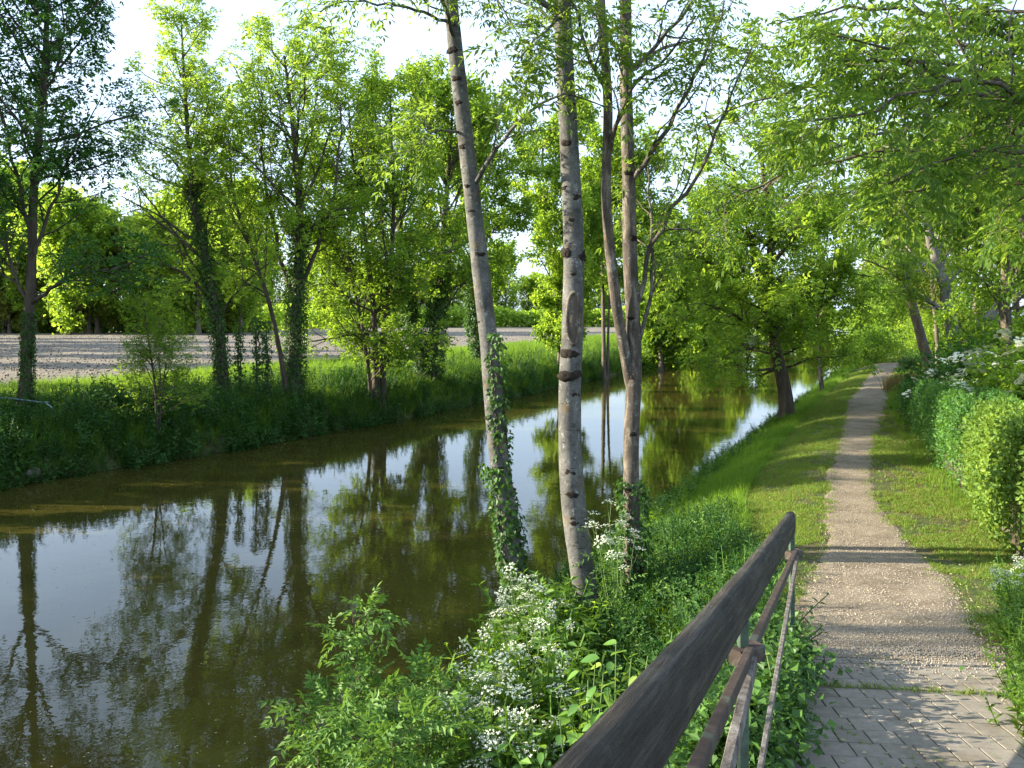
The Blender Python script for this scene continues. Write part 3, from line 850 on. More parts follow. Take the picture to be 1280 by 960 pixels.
T('pale_stemmed_tree', 'tree with a thin bare pale stem standing on the far bank beside the forked trunk',
  [stem([(755, 445), (754, 380), (752, 300), (745, 220), (742, 150)], YH, .16, .05), stem([(760, 445), (762, 380), (768, 300), (776, 220)], YH, .10, .04)],
  bark='bark_warm', leaf='leaf_mid', n1=22, t0=.4, L1=4.2, n2=7, n3=5, m=17, l=.24, wd=.135, prof=hump, seed=8)
far_lab = ['bushy bright tree right of the forked trunk at the far water edge', 'small pale-stemmed tree on the far bank where the canal narrows',
           'bright tree on the far bank left of the narrowing canal', 'low green tree at the far end of the canal', 'lowest round tree at the far end of the canal']
for k, (px, Y, top, L1, leaf, r) in enumerate([(826, 62, 280, 2.9, 'leaf_mid', .2), (866, 74, 335, 2.4, 'leaf_fresh', .2), (903, 90, 345, 2.6, 'leaf_fresh', .2), (965, 125, 362, 3.0, 'leaf_mid', .2), (1010, 150, 374, 3.0, 'leaf_fresh', .2)]):
    T('bank_tree', far_lab[k], [stem([(px, 440), (px - 4, 440 - (440 - top) * .3), (px + 3, 440 - (440 - top) * .65), (px, top)], Y, r, r * .2), stem([(px + 5, 440), (px + 10, 440 - (440 - top) * .35), (px + 16, 440 - (440 - top) * .65)], Y + 1, r * .6, r * .2)],
      bark='bark_warm', leaf=leaf, n1=24, t0=.08, L1=L1, n2=6, n3=4, m=14, l=.15 + Y * .0028, wd=.09 + Y * .0017, prof=hump, seed=20 + k, group='trees at the far end of the canal', twig_r=2)

# feathery young tree, ivied poles
YS = 23.5
T('young_bank_tree', 'small feathery young tree on the shaded left bank, in front of the grey field',
  [stem([(196, 520), (192, 470), (185, 420), (180, 375)], YS, .05, .012), stem([(200, 520), (205, 470), (212, 430)], YS, .03, .01)],
  bark='bark_brown', leaf='leaf_mid', n1=12, t0=.2, L1=1.5, n2=5, n3=4, m=4, kind='pin', pin=(0.2, 0.08, 0.03, 2, 0.3), ang=48, seed=31, prof=flat)
for k, (px, top) in enumerate(((301, 405), (322, 395), (334, 400))):
    lab = ['leftmost of three thin ivy-covered poles beside the ivy-clad forked tree', 'middle one of three thin ivy-covered poles beside the forked tree', 'rightmost of three thin ivy-covered poles beside the forked tree'][k]
    Yk = 28.2
    b = on_ground(px, Yk, -.1); tp = P(px - 2, top, Yk)
    root = thing('ivied_pole', lab, 'dead sapling', tuple(b), group='ivy-covered poles on the left bank')
    ln = smooth_line([b, (b + tp) / 2 + np.array([.05 * (k - 1), 0, 0]), tp], 12)
    V, Q = tubes(ln[None], np.linspace(.03, .012, 12)[None], 6)
    obj('pole', mesh_np('pole', V - b, Q, None, True), M['bark_brown'], root)
    add_ivy(np.random.default_rng(50 + k), root, b, [([b, (b + tp) / 2, tp], .03, .15, 520, .10)])

# --- right bank trees
YR = 26.7
T('round_headed_tree', 'broad leafy tree standing at the right water edge, its leaning trunk by the grassy bank',
  [stem([(985, 528), (978, 480), (968, 430), (962, 360), (965, 300), (958, 240), (950, 180)], YR, .24, .06),
   stem([(981, 500), (972, 450), (960, 390), (945, 320), (925, 260)], YR + .2, .15, .05)],
  bark='bark_brown', leaf='leaf_fresh', n1=26, t0=.22, L1=3.4, n2=7, n3=5, m=4, kind='pin', pin=(0.24, .14, .062, 2, .3), prof=hump, ang=60,
  limbs=[([P(968, 420, YR), P(920, 395, YR - .8), P(880, 380, YR - 1.4), P(855, 400, YR - 1.6)], .07, .012),
         ([P(965, 370, YR), P(915, 330, YR - .5), P(870, 290, YR - 1), P(845, 280, YR - 1)], .08, .012),
         ([P(970, 400, YR), P(1010, 370, YR - .8), P(1050, 370, YR - 1.3), P(1090, 385, YR - 1.5)], .07, .012),
         ([P(965, 330, YR), P(1010, 280, YR - .5), P(1060, 250, YR - 1)], .08, .015),
         ([P(972, 440, YR), P(940, 435, YR - 1), P(905, 445, YR - 1.6), P(885, 460, YR - 1.8)], .04, .01)],
  seed=41, trop=(0, 0, .02), wav=.2)
YR2 = 35.0
T('thin_bank_tree', 'thin pale-trunked young tree at the water edge beyond the broad leafy tree',
  [stem([(1028, 492), (1024, 450), (1022, 400), (1026, 350), (1035, 290)], YR2, .11, .03)],
  bark='bark_pale', leaf='leaf_fresh', n1=20, t0=.4, L1=2.8, n2=7, n3=4, m=12, l=.15, wd=.08, prof=hump, seed=42)
YG2 = 30.0
T('gnarled_old_tree', 'gnarled old pale-barked tree forking low behind the white-flowered bush',
  [stem([(1198, 470), (1196, 440), (1186, 400), (1178, 355), (1165, 310), (1155, 250), (1150, 190)], YG2, .34, .07),
   stem([(1204, 450), (1220, 410), (1245, 385), (1265, 330), (1290, 270)], YG2 + .1, .24, .07)],
  bark='bark_old', leaf='leaf_mid', n1=16, t0=.45, L1=3.0, n2=7, n3=5, m=10, l=.14, wd=.07, prof=hump,
  limbs=[([P(1186, 395, YG2), P(1160, 375, YG2 - .3), P(1140, 360, YG2 - .5), P(1130, 330, YG2 - .5)], .1, .03),
         ([P(1178, 355, YG2), P(1168, 330, YG2), P(1150, 335, YG2 - .4), P(1125, 375, YG2 - .6)], .06, .015),
         ([P(1180, 360, YG2), P(1205, 330, YG2 + .2), P(1212, 290, YG2 + .2)], .06, .02)], seed=43)
T('leaning_trunk_tree', 'pale trunk leaning left beside the bend of the path, behind the gnarled tree',
  [stem([(1160, 452), (1150, 415), (1140, 375), (1130, 330), (1118, 270), (1112, 200)], 37.0, .26, .08)],
  bark='bark_warm', leaf='leaf_fresh', n1=20, t0=.45, L1=3.6, n2=7, n3=5, m=10, l=.16, wd=.08, prof=hump, seed=44)
T('slim_garden_tree', 'slim reddish stem between the leaning trunk and the gnarled tree',
  [stem([(1172, 450), (1170, 410), (1165, 360), (1170, 290)], 40.0, .13, .05)],
  bark='bark_warm', leaf='leaf_yellow', n1=14, t0=.4, L1=3, n2=6, n3=5, m=8, l=.16, wd=.08, prof=hump, seed=45)

# overhanging tree at the right, trunk out of the picture
YO = 11.5
T('overhanging_tree', 'big drooping-leaved tree overhanging from the upper right corner with long bare limbs',
  [([np.array([8.6, 12.0, 1.1]), np.array([8.5, 12.0, 3.5]), np.array([8.2, 11.9, 6.0]), np.array([8.0, 11.6, 8.5]), np.array([8.1, 11.5, 10.5])], .2, .08)],
  bark='bark_warm', leaf='leaf_ash', n1=12, t0=.35, L1=2.6, n2=7, n3=5, m=3, kind='pin', pin=(0.26, .13, .048, 3, .75), ang=60, trop=(0, 0, -.02),
  limbs=[([P(1380, 230, 12.5), P(1240, 150, 13), P(1080, 110, 13.4), P(960, 120, 13.5), P(880, 160, 13.5)], .05, .01),
         ([P(1380, 240, 12.8), P(1230, 190, 13.6), P(1080, 190, 14), P(970, 220, 14.2), P(900, 260, 14.2)], .05, .01),
         ([P(1390, 190, 11.8), P(1300, 130, 11.5), P(1240, 95, 11.2), P(1170, 78, 11), P(1100, 72, 10.8), P(1040, 75, 10.6)], .075, .012),
         ([P(1390, 210, 11.8), P(1290, 130, 11.3), P(1200, 110, 10.8), P(1120, 60, 10.5), P(1030, 40, 10.2)], .05, .01),
         ([P(1390, 200, 11.8), P(1320, 150, 11), P(1240, 100, 10.4), P(1160, 112, 10.0), P(1090, 140, 9.8), P(1020, 150, 9.6)], .05, .01),
         ([P(1380, 250, 11.8), P(1320, 200, 10.8), P(1250, 190, 10.0), P(1170, 200, 9.6), P(1110, 230, 9.4)], .05, .01),
         ([P(1380, 260, 12), P(1300, 230, 12.5), P(1220, 230, 12.8), P(1140, 240, 13), P(1080, 260, 13)], .05, .01),
         ([P(1390, 150, 12), P(1280, 60, 12.5), P(1180, 20, 12.8), P(1050, 10, 13), P(970, 30, 13)], .06, .01),
         ([P(1400, 120, 11.8), P(1340, 0, 12.3), P(1250, 40, 12.8), P(1200, 90, 13)], .04, .01)],
  seed=46, limb_n2=15, sub=.3, wav=.2)
YO2 = 17.0
T('arching_tree', 'leafy tree behind the hedge whose branches arch low over the path',
  [([np.array([12.2, 17.5, 1.1]), np.array([12.0, 17.4, 4.0]), np.array([11.2, 17.2, 6.5]), np.array([10.4, 17.0, 9.0])], .2, .06)],
  bark='bark_warm', leaf='leaf_fresh', n1=7, t0=.6, L1=2.6, n2=7, n3=5, m=3, kind='pin', pin=(0.26, .13, .052, 2, .5), ang=60, trop=(0, 0, 0),
  limbs=[([P(1385, 300, YO2), P(1300, 230, YO2 - .4), P(1200, 205, YO2 - .8), P(1110, 220, YO2 - 1), P(1050, 250, YO2 - 1)], .08, .012),
         ([P(1370, 260, YO2), P(1270, 190, YO2 - .4), P(1160, 160, YO2 - .8), P(1060, 180, YO2 - 1), P(990, 210, YO2 - 1)], .08, .012),
         ([P(1350, 200, YO2), P(1240, 130, YO2), P(1120, 110, YO2), P(1010, 140, YO2), P(940, 200, YO2)], .08, .012),
         ([P(1350, 150, YO2), P(1220, 60, YO2 + .5), P(1090, 50, YO2 + 1), P(960, 60, YO2 + 1.2)], .08, .012)],
  seed=47, limb_n2=20, sub=.3, wav=.2)
gl = ['garden tree with fresh leaves behind the hedge, right of the gnarled tree', 'leafy garden tree beyond the gnarled tree', 'bright tree at the bend of the path', 'tall green tree beyond the bend of the path', 'dense tree far behind the hedge at the right edge', 'yellow-green tree right of the path bend']
for k, (px, Y, top, L1, leaf, bt) in enumerate([(1262, 24, 190, 2.6, 'leaf_mid', 480), (1225, 42, 180, 4.5, 'leaf_fresh', 460), (1145, 62, 220, 4.2, 'leaf_fresh', 440), (1118, 85, 250, 4.5, 'leaf_mid', 435), (1275, 48, 140, 5.5, 'leaf_mid', 455), (1180, 58, 200, 5, 'leaf_yellow', 445)]):
    T('garden_tree', gl[k], [stem([(px, bt), (px - 6, (bt + top) / 2), (px + 5, top)], Y, .2, .05)],
      bark='bark_warm', leaf=leaf, n1=26, t0=.08, L1=L1, n2=7, n3=5, m=13, l=.11 + Y * .0024, wd=.06 + Y * .0013, prof=hump, seed=60 + k, group='trees behind the hedge and path bend', twig_r=1.5)

# --- trees on the left bank outside the picture, added so their shade falls across bank, water and path
for k, (x, y, h, L1, n) in enumerate([(-19.5, 7.6, 16, 2.2, 16), (-20.0, 2.2, 14, 3.2, 16), (-18.5, 18.6, 16, 3.1, 22), (-22.5, 23.5, 15, 3.4, 20), (-25, 28.0, 15, 3.6, 20), (-18.6, 14.6, 6.2, 2.2, 14), (-19.0, 10.8, 6.0, 2.3, 14), (-18.6, 8.6, 6.0, 2.2, 14), (-19.3, 6.2, 6.0, 2.3, 14), (-20, 12.6, 6.5, 2.3, 14), (-17.3, 17.2, 8, 2.3, 16), (-18.4, 19.8, 8, 2.4, 16), (-19.8, 22.4, 8, 2.4, 16), (-21.5, 25.5, 8.5, 2.6, 16), (-23, 28.5, 8.5, 2.6, 16)]):
    z = float(gz(x, y)) - .1
    T('shading_tree', 'leafy tree on the left bank beside the nearest stretch of water', [([np.array([x, y, z]), np.array([x + .3, y, z + h * .5]), np.array([x, y + .3, z + h])], .18, .05)],
      bark='bark_brown', leaf='leaf_mid', n1=n if k < 2 else n + 8, t0=.12 if h < 10 else (.56 if k == 0 else .3), L1=L1, n2=7, n3=4, m=9 if k < 2 else 14, l=.2, wd=.13, seed=80 + k, group='trees on the near left bank')
print('tree quads', QN)

# --- woods beyond the field

rng = np.random.default_rng(5)
protos = []
for k in range(4):
    h = 17 + 2.5 * (k % 3)
    leaf = ['leaf_fresh', 'leaf_mid', 'leaf_fresh', 'leaf_yellow'][k]
    r = T('woodland_tree', ['bright green tree in the row beyond the ploughed field', 'deep green tree in the row beyond the ploughed field', 'tall fresh green tree in the row beyond the ploughed field', 'yellow-green tree in the row beyond the ploughed field'][k], [([np.array([0, 0, -.3]), np.array([.3, 0, h * .5]), np.array([0, .2, h])], .35, .08)],
          bark='bark_warm', leaf=leaf, n1=30, t0=.05, L1=6.8, n2=6, n3=3, m=10, l=.7, wd=.48, seed=90 + k, group='row of trees beyond the ploughed field', twig_r=3, sub=.45)
    protos.append(r)
used = [False] * 4
for k in range(70):
    u = k / 69.0
    if 925 < -330 + u * 1450 < 1075: continue
    px = -330 + u * 1450 + rng.normal() * 8
    Y = 150 + 80 * min(1, max(0, (u - .1) * 1.6)) + rng.normal() * 8
    if px < 330: Y = 135 + rng.normal() * 7
    X = (px - 640) / 1050 * Y
    j = int(rng.integers(0, 4)); s = 0.72 + rng.random() * .42
    if px > 430 and px < 800: s *= .8
    loc = (X, Y, float(gz(X, Y)) - .2)
    if not used[j]:
        r = protos[j]; r.location = loc; r.rotation_euler = (0, 0, rng.random() * 6.28); r.scale = (s, s, s); used[j] = True
    else: dup(protos[j], loc, rng.random() * 6.28, s)

for k in range(7):  # row out of view, added to throw shade over the field
    Y = 50 + k * 8.0 + rng.normal() * 2; X = -.62 * Y - 9 - 5 * rng.random()
    dup(protos[k % 4], (X, Y, float(gz(X, Y)) - .2), rng.random() * 6.28, .58 + .15 * rng.random(), 'unseen tree at the left side of the ploughed field, added for its shade', 'unseen shade trees left of the ploughed field')
# undergrowth at the foot of the woods, one continuous mass
n = 34000
u = rng.random(n); px = -380 + u * 1500
Yw = np.interp(px, [-380, 300, 420, 1000], [136, 140, 196, 226]) + rng.normal(size=n) * 2.5
X = (px - 640) / 1050 * Yw
Hh = 4.6 + 4.5 * fbm(px * .035, px * 0, 71, 4)
pos = np.stack([X, Yw, 1.2 + Hh * rng.random(n) ** .8], 1)
V, Q = leaf_quads(pos, nrm(rng.normal(size=(n, 3))), nrm(rng.normal(size=(n, 3)) + [0, -.6, .5]), 1.0 * (.6 + .7 * rng.random(n)), .8 * (.6 + .7 * rng.random(n)))
o = obj('woodland_undergrowth', mesh_np('woodland_undergrowth', V, Q), M['leaf_fresh'], kind='stuff'); o['label'] = 'dense green undergrowth at the foot of the woods beyond the field'; o['category'] = 'undergrowth'

# ------------------------------------------------------------------ bushes and hedges
def bush(name, label, cen, rad, n, l, wd, leaf, seed, bark='bark_brown', cat='bush', group=None, flowers=0, fl_r=.05, stems=14):
    rng = np.random.default_rng(seed)
    x, y = cen[0], cen[1]; z0 = float(gz(x, y)) - .05
    base = np.array([x, y, z0])
    root = thing(name, label, cat, tuple(base), group=group)
    ph = rng.random(stems) * 6.28; th = rng.random(stems) * 1.2
    D = np.stack([np.cos(ph) * np.sin(th), np.sin(ph) * np.sin(th), np.cos(th)], 1)
    ra = np.array(rad)
    Ln = np.linalg.norm(D * ra * [1, 1, 1.7], axis=1) * (.7 + .35 * rng.random(stems))
    p, r = grow(rng, np.zeros((stems, 3)) + rng.normal(size=(stems, 3)) * [.08, .08, 0], D * ra, Ln, np.full(stems, .012 + .008 * ra.max()), 8, .14, (0, 0, .03))
    sb = Bag(); sb.add(*tubes(p, r, 4))
    S, D2, L2, R2 = kids(rng, p, r, 7, .2, 1, 48, .45)
    p2, r2 = grow(rng, S, D2, np.clip(L2, .15, 2), np.clip(R2, .003, .01), 5, .2)
    sb.add(*tubes(p2, r2, 3))
    obj('stems', sb.mesh('stems', (0, 0, 0)), M[bark], root, 'stuff')
    B = len(p2)
    V, Q = scatter_leaves(rng, p2, max(1, int(n * .6 / B)), l, wd, .6, .1, l * 1.3)
    bag = Bag(); bag.add(V, Q)
    # lumpy shell of leaves round the shoots
    k = int(n * .4)
    u = rng.random(k); phi = rng.random(k) * 6.28; cz = 1 - u * 1.0
    o = np.stack([np.cos(phi) * np.sqrt(1 - cz ** 2), np.sin(phi) * np.sqrt(1 - cz ** 2), cz], 1)
    lump = .62 + .55 * vnoise(phi * 1.9 + seed, cz * 4.5, seed) + .12 * rng.normal(size=k)
    pos = o * ra * [1, 1, 1.75] * lump[:, None]
    d = nrm(o * .4 + rng.normal(size=(k, 3)) * .6 + [0, 0, -.2])
    V, Q = leaf_quads(pos, d, nrm(o + rng.normal(size=(k, 3)) * .5 + [0, 0, .4]), l * (.6 + .7 * rng.random(k)), wd * (.6 + .7 * rng.random(k)))
    bag.add(V, Q)
    obj('foliage', bag.mesh('foliage'), M[leaf], root, 'stuff')
    if flowers:
        me = flower_disc(rng, fl_r)
        for j in range(flowers):
            phi = -math.pi / 2 + rng.normal() * 1.0 - .35; cz = .3 + .6 * rng.random()
            o = np.array([math.cos(phi) * math.sqrt(1 - cz ** 2), math.sin(phi) * math.sqrt(1 - cz ** 2), cz])
            fo_ = obj('flower_head', me, M['petal'], root)
            fo_.location = Vector(o * ra * [1, 1, 1.75] * 1.14)
            fo_.rotation_euler = (rng.normal() * .3 + .35, rng.normal() * .3, rng.random() * 6)
            s = .7 + .6 * rng.random(); fo_.scale = (s, s, s)
    return root

def flower_disc(rng, r, n=26):
    """flat head of small five-petalled florets"""
    b = Bag()
    rr = r * np.sqrt(rng.random(n)); ph = rng.random(n) * 6.28
    Cc = np.stack([rr * np.cos(ph), rr * np.sin(ph), .12 * r * rng.random(n) - .3 * rr ** 2 / r], 1)
    for k in range(5):
        a = k * 1.2566 + rng.random(n)
        d = np.stack([np.cos(a), np.sin(a), .15 + 0 * a], 1)
        b.add(*leaf_quads(Cc, d, np.tile([0, 0, 1.0], (n, 1)), np.full(n, r * .26), np.full(n, r * .2), .0))
    return b.mesh('flower_head')

def hedge(name, label, pts, width, heights, n, l, wd, leaf, seed):
    rng = np.random.default_rng(seed)
    base = np.array([pts[0][0], pts[0][1], float(gz(*pts[0]))])
    root = thing(name, label, 'hedge', tuple(base))
    ln = smooth_line(np.array([[a, b, 0.0] for a, b in pts]), 60)
    T = nrm(np.gradient(ln, axis=0)); Nn = np.stack([T[:, 1], -T[:, 0], np.zeros(60)], 1)   # to the right
    zb = gz(ln[:, 0], ln[:, 1]); H = np.interp(np.linspace(0, 1, 60), np.linspace(0, 1, len(heights)), heights)
    def surf(s, v, inset):
        """s along 0..1, v round the section 0..1 (left foot, top, right foot)"""
        f = s * 58.999; i = f.astype(int); u = (f - i)[:, None]
        Cn = ln[i] * (1 - u) + ln[i + 1] * u; nn = Nn[i]; h = H[i]; z = zb[i]
        W = width / 2
        a = np.pi * v
        cx = -np.cos(a); cz = np.sin(a)
        e = .38
        sx = np.sign(cx) * np.abs(cx) ** e; sz = np.abs(cz) ** e
        lump = 1 + .22 * fbm(s * 9 * len(pts) + 2, v * 5, seed, 3) 
        # end caps draw in
        ends = np.minimum(s, 1 - s) * 14
        rd = np.clip(ends, 0, 1) ** .35
        pos = Cn + nn * (sx * W * lump * rd * (1 - inset))[:, None]
        pos[:, 2] = z + sz * h * (1 + (lump - 1) * .6) * (.82 + .18 * rd) * (1 - inset * .6)
        out = nn * (sx * (np.abs(sx) > .6))[:, None] + np.array([0, 0, 1.0]) * (np.abs(sz) > .9)[:, None] + nn * 0.2 * sx[:, None]
        out = out + T[i] * (np.where(s < .03, -1, 0) + np.where(s > .97, 1, 0))[:, None]
        return pos, nrm(out + 1e-6)
    # dark twiggy core
    ss, vv = np.meshgrid(np.linspace(0, 1, 60), np.linspace(0, 1, 16), indexing='ij')
    pos, _ = surf(ss.ravel(), vv.ravel(), .34)
    i = np.arange(59)[:, None] * 16 + np.arange(15)[None, :]
    Q = np.stack([i, i + 1, i + 17, i + 16], -1).reshape(-1, 4)
    obj('branches', mesh_np('branches', pos - base, Q, None, True), M['bark_brown'], root, 'stuff')
    s = rng.random(n); s[:n // 6] = rng.random(n // 6) * .03
    v = rng.random(n); v[::7] = rng.random(len(v[::7])) * .12
    pos, out = surf(s, v, .0)
    pos = pos - out * (rng.random(n) ** 1.5 * .16)[:, None] + rng.normal(size=(n, 3)) * .015
    pos = pos + out * (.09 * (rng.random(n) < .06))[:, None] 
    d = nrm(out * .35 + rng.normal(size=(n, 3)) * .7 + [0, 0, .15])
    V, Q = leaf_quads(pos, d, nrm(out + .55 * rng.normal(size=(n, 3)) + [0, 0, .3]), l * (.6 + .7 * rng.random(n)), wd * (.6 + .7 * rng.random(n)))
    obj('foliage', mesh_np('foliage', V - base, Q), M[leaf], root, 'stuff')
    return root

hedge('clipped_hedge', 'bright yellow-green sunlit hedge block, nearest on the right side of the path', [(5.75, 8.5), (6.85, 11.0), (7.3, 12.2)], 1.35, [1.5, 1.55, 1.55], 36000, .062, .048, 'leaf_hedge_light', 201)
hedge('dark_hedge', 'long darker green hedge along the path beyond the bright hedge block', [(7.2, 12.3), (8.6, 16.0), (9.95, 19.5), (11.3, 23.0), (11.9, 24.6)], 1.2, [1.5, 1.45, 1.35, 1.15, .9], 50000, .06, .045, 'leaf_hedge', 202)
bush('guelder_bush', 'green bush dotted with white flower heads behind the dark hedge, left one', (10.95, 20.0), (1.35, 1.2, 1.12), 9000, .10, .075, 'leaf_dark', 211, flowers=80, fl_r=.17)
bush('guelder_bush', 'large-leaved bush with scattered white flower heads above the bright hedge block', (10.1, 16.2), (1.35, 1.4, 1.42), 11000, .11, .09, 'leaf_mid', 212, flowers=50, fl_r=.15)
bush('dark_round_bush', 'small dark rounded bush beside the path where it bends, right side', (20.3, 42.0), (.9, .9, .7), 4000, .09, .05, 'leaf_dark', 213)
bush('waterside_bush', 'dark green bush left of the path just before the bend', (22.3, 52.5), (1.9, 2.6, 1.2), 9000, .14, .09, 'leaf_mid', 214)
bush('bend_bush', 'pale green bush at the outside of the path bend', (29.0, 57.0), (3.0, 3.0, 2.0), 9000, .2, .12, 'leaf_fresh', 215)
bush('bend_bush', 'bright bush closing the end of the path', (36.5, 84.0), (4.0, 4.0, 2.6), 9000, .28, .18, 'leaf_fresh', 216)
bush('bend_bush', 'green bush between path and canal beyond the dark green bush', (30.2, 70.0), (1.6, 3.0, 1.3), 6000, .25, .15, 'leaf_mid', 217)
bush('verge_bush', 'green undergrowth mound behind the hedge below the gnarled tree', (15.0, 26.5), (2.2, 2.2, 1.0), 9000, .12, .08, 'leaf_mid', 218)
bush('verge_bush', 'green mound of undergrowth on the right of the leaning trunk', (21.5, 36.0), (3, 3, 1.3), 9000, .15, .09, 'leaf_fresh', 219)

# ------------------------------------------------------------------ scattering of grass and herbs
def proto_obj(name, me, mat):
    o = bpy.data.objects.new(name, me)
    me.materials.append(mat)
    return o
def blades(rng, n, rad, h, wd, lean=.35, seg=2):
    ph = rng.random(n) * 6.28; r = rad * np.sqrt(rng.random(n))
    b = np.stack([r * np.cos(ph), r * np.sin(ph), np.zeros(n)], 1)
    a = rng.random(n) * 6.28
    ld = np.stack([np.cos(a), np.sin(a), np.zeros(n)], 1)
    hh = h * (.5 + .7 * rng.random(n))[:, None]
    le = lean * (rng.random(n) * 1.3)[:, None]
    m = b + np.array([0, 0, 1.0]) * hh * .6 + ld * hh * le * .35
    t = b + np.array([0, 0, 1.0]) * hh * (1 - le * .25) + ld * hh * le
    s = np.stack([-np.sin(a + .6), np.cos(a + .6), np.zeros(n)], 1) * wd * (.7 + .6 * rng.random(n))[:, None]
    V = np.stack([b - s / 2, b + s / 2, m + s * .4, m - s * .4, t], 1).reshape(-1, 3)
    k = np.arange(n)[:, None] * 5
    return V, k + np.array([[0, 1, 2, 3]]), k + np.array([[3, 2, 4]])
def herb(rng, h, nl, l, wd, spread=.5, opp=True):
    """upright leafy herb: stem with paired leaves"""
    b = Bag()
    t = np.linspace(.1, 1, nl // 2)
    lean = rng.normal(size=2) * .12
    P0 = np.stack([lean[0] * h * t ** 2, lean[1] * h * t ** 2, h * t], 1)
    for sg in (0, math.pi):
        a = np.arange(nl // 2) * 1.57 + sg + rng.normal(size=nl // 2) * .3
        d = np.stack([np.cos(a), np.sin(a), .25 + rng.normal(size=len(a)) * .25], 1)
        ll = l * (1.15 - .6 * t) * (.8 + .4 * rng.random(len(a)))
        b.add(*leaf_quads(P0, d, np.tile([0, 0, 1.0], (len(a), 1)) + .2 * rng.normal(size=(len(a), 3)), ll, ll * wd / l))
    V, Q = tubes(np.vstack([[0, 0, 0], P0])[None], np.full((1, len(P0) + 1), .004), 3)
    b.add(V, Q)
    return b
def scatter(name, label, X, Y, Z, protos, smin, smax, tilt=.12, seed=0, cat='plants', zs=None):
    rng = np.random.default_rng(seed)
    n = len(X)
    me = bpy.data.meshes.new(name)
    me.vertices.add(n)
    me.vertices.foreach_set('co', np.stack([X, Y, Z], 1).astype(np.float32).ravel())
    def att(nm, ty, arr, key):
        a = me.attributes.new(nm, ty, 'POINT'); a.data.foreach_set(key, np.ascontiguousarray(arr).ravel())
    att('rot', 'FLOAT_VECTOR', np.stack([rng.normal(size=n) * tilt, rng.normal(size=n) * tilt, rng.random(n) * 6.28], 1).astype(np.float32), 'vector')
    sc = (smin + (smax - smin) * rng.random(n)).astype(np.float32)
    if zs is not None: sc = (sc * zs).astype(np.float32)
    att('scl', 'FLOAT', sc, 'value')
    att('idx', 'INT', rng.integers(0, len(protos), n).astype(np.int32), 'value')
    o = obj(name, me, None, None, 'stuff')
    o['label'] = label; o['category'] = cat
    cl = bpy.data.collections.new(name + '_kinds')
    for p in protos: cl.objects.link(p)
    ng = bpy.data.node_groups.new(name, 'GeometryNodeTree')
    ng.interface.new_socket('Geometry', in_out='INPUT', socket_type='NodeSocketGeometry')
    ng.interface.new_socket('Geometry', in_out='OUTPUT', socket_type='NodeSocketGeometry')
    gi = ng.nodes.new('NodeGroupInput'); go = ng.nodes.new('NodeGroupOutput')
    ci = ng.nodes.new('GeometryNodeCollectionInfo'); ci.inputs[0].default_value = cl
    ci.inputs['Separate Children'].default_value = True; ci.inputs['Reset Children'].default_value = True
    ip = ng.nodes.new('GeometryNodeInstanceOnPoints'); ip.inputs['Pick Instance'].default_value = True
    def na(nm, ty):
        a = ng.nodes.new('GeometryNodeInputNamedAttribute'); a.data_type = ty; a.inputs[0].default_value = nm; return a.outputs[0]
    mp = ng.nodes.new('GeometryNodeMeshToPoints')
    ng.links.new(gi.outputs[0], mp.inputs[0]); ng.links.new(mp.outputs[0], ip.inputs['Points'])
    ng.links.new(ci.outputs[0], ip.inputs['Instance'])
    ng.links.new(na('idx', 'INT'), ip.inputs['Instance Index'])
    ng.links.new(na('rot', 'FLOAT_VECTOR'), ip.inputs['Rotation'])
    ng.links.new(na('scl', 'FLOAT'), ip.inputs['Scale'])
    ng.links.new(ip.outputs[0], go.inputs[0])
    md = o.modifiers.new('scatter', 'NODES'); md.node_group = ng
    return o

rng = np.random.default_rng(77)
def bl(n, rad, h, wd, lean=.35, mat='grass', nm='blades'):
    V, Q, Tt = blades(rng, n, rad, h, wd, lean)
    return proto_obj(nm, mesh_np(nm, V, Q, Tt), M[mat])
lawn_p = [bl(16, .05, .035, .004, .9, 'grass_lawn') for _ in range(3)]
lawn_p.append(bl(14, .05, .028, .004, .9, 'grass_dry'))
tall_p = [bl(22, .09, .32, .008, .6) for _ in range(3)]
mid_p = [bl(18, .08, .14, .007, .7) for _ in range(3)]
dry_p = [bl(24, .12, .4, .008, .4, 'grass_dry') for _ in range(2)]
herb_p = []
for k in range(5):
    b = Bag()
    for q in range(4):
        hb = herb(rng, .3 + .15 * rng.random(), 14, .085, .04)
        off = np.array([rng.normal() * .07, rng.normal() * .07, 0])
        for V_, Q_ in zip(hb.V, hb.Q): pass
        V_ = np.concatenate(hb.V); Q_ = np.concatenate(hb.Q)
        b.add(V_ + off, Q_)
    herb_p.append(proto_obj('herb', b.mesh('herb'), M[['leaf_mid', 'leaf_dark', 'leaf_mid', 'leaf_sapling', 'leaf_dark'][k]]))
dark_p = []
for p_ in herb_p[:3]:
    q_ = bpy.data.objects.new('dark_herb', p_.data.copy()); q_.data.materials.clear(); q_.data.materials.append(M['leaf_dark']); dark_p.append(q_)
# low creeping leaves
creep_p = []
for k in range(3):
    n = 40
    pos = np.stack([rng.normal(size=n) * .1, rng.normal(size=n) * .1, .02 + .10 * rng.random(n)], 1)
    d = nrm(np.stack([rng.normal(size=n), rng.normal(size=n), -.15 + .3 * rng.normal(size=n)], 1))
    V, Q = leaf_quads(pos, d, np.tile([0, 0, 1.0], (n, 1)) + .35 * rng.normal(size=(n, 3)), .055 * (.6 + .7 * rng.random(n)), .045 * (.6 + .7 * rng.random(n)))
    creep_p.append(proto_obj('creeper', mesh_np('creeper', V, Q), M['leaf_ivy']))

def sample(n, y0, y1, fx0, fx1, power=1.0):
    Y = y0 + (y1 - y0) * rng.random(n) ** power
    a = fx0(Y); b = fx1(Y)
    X = a + (b - a) * rng.random(n)
    return X, Y
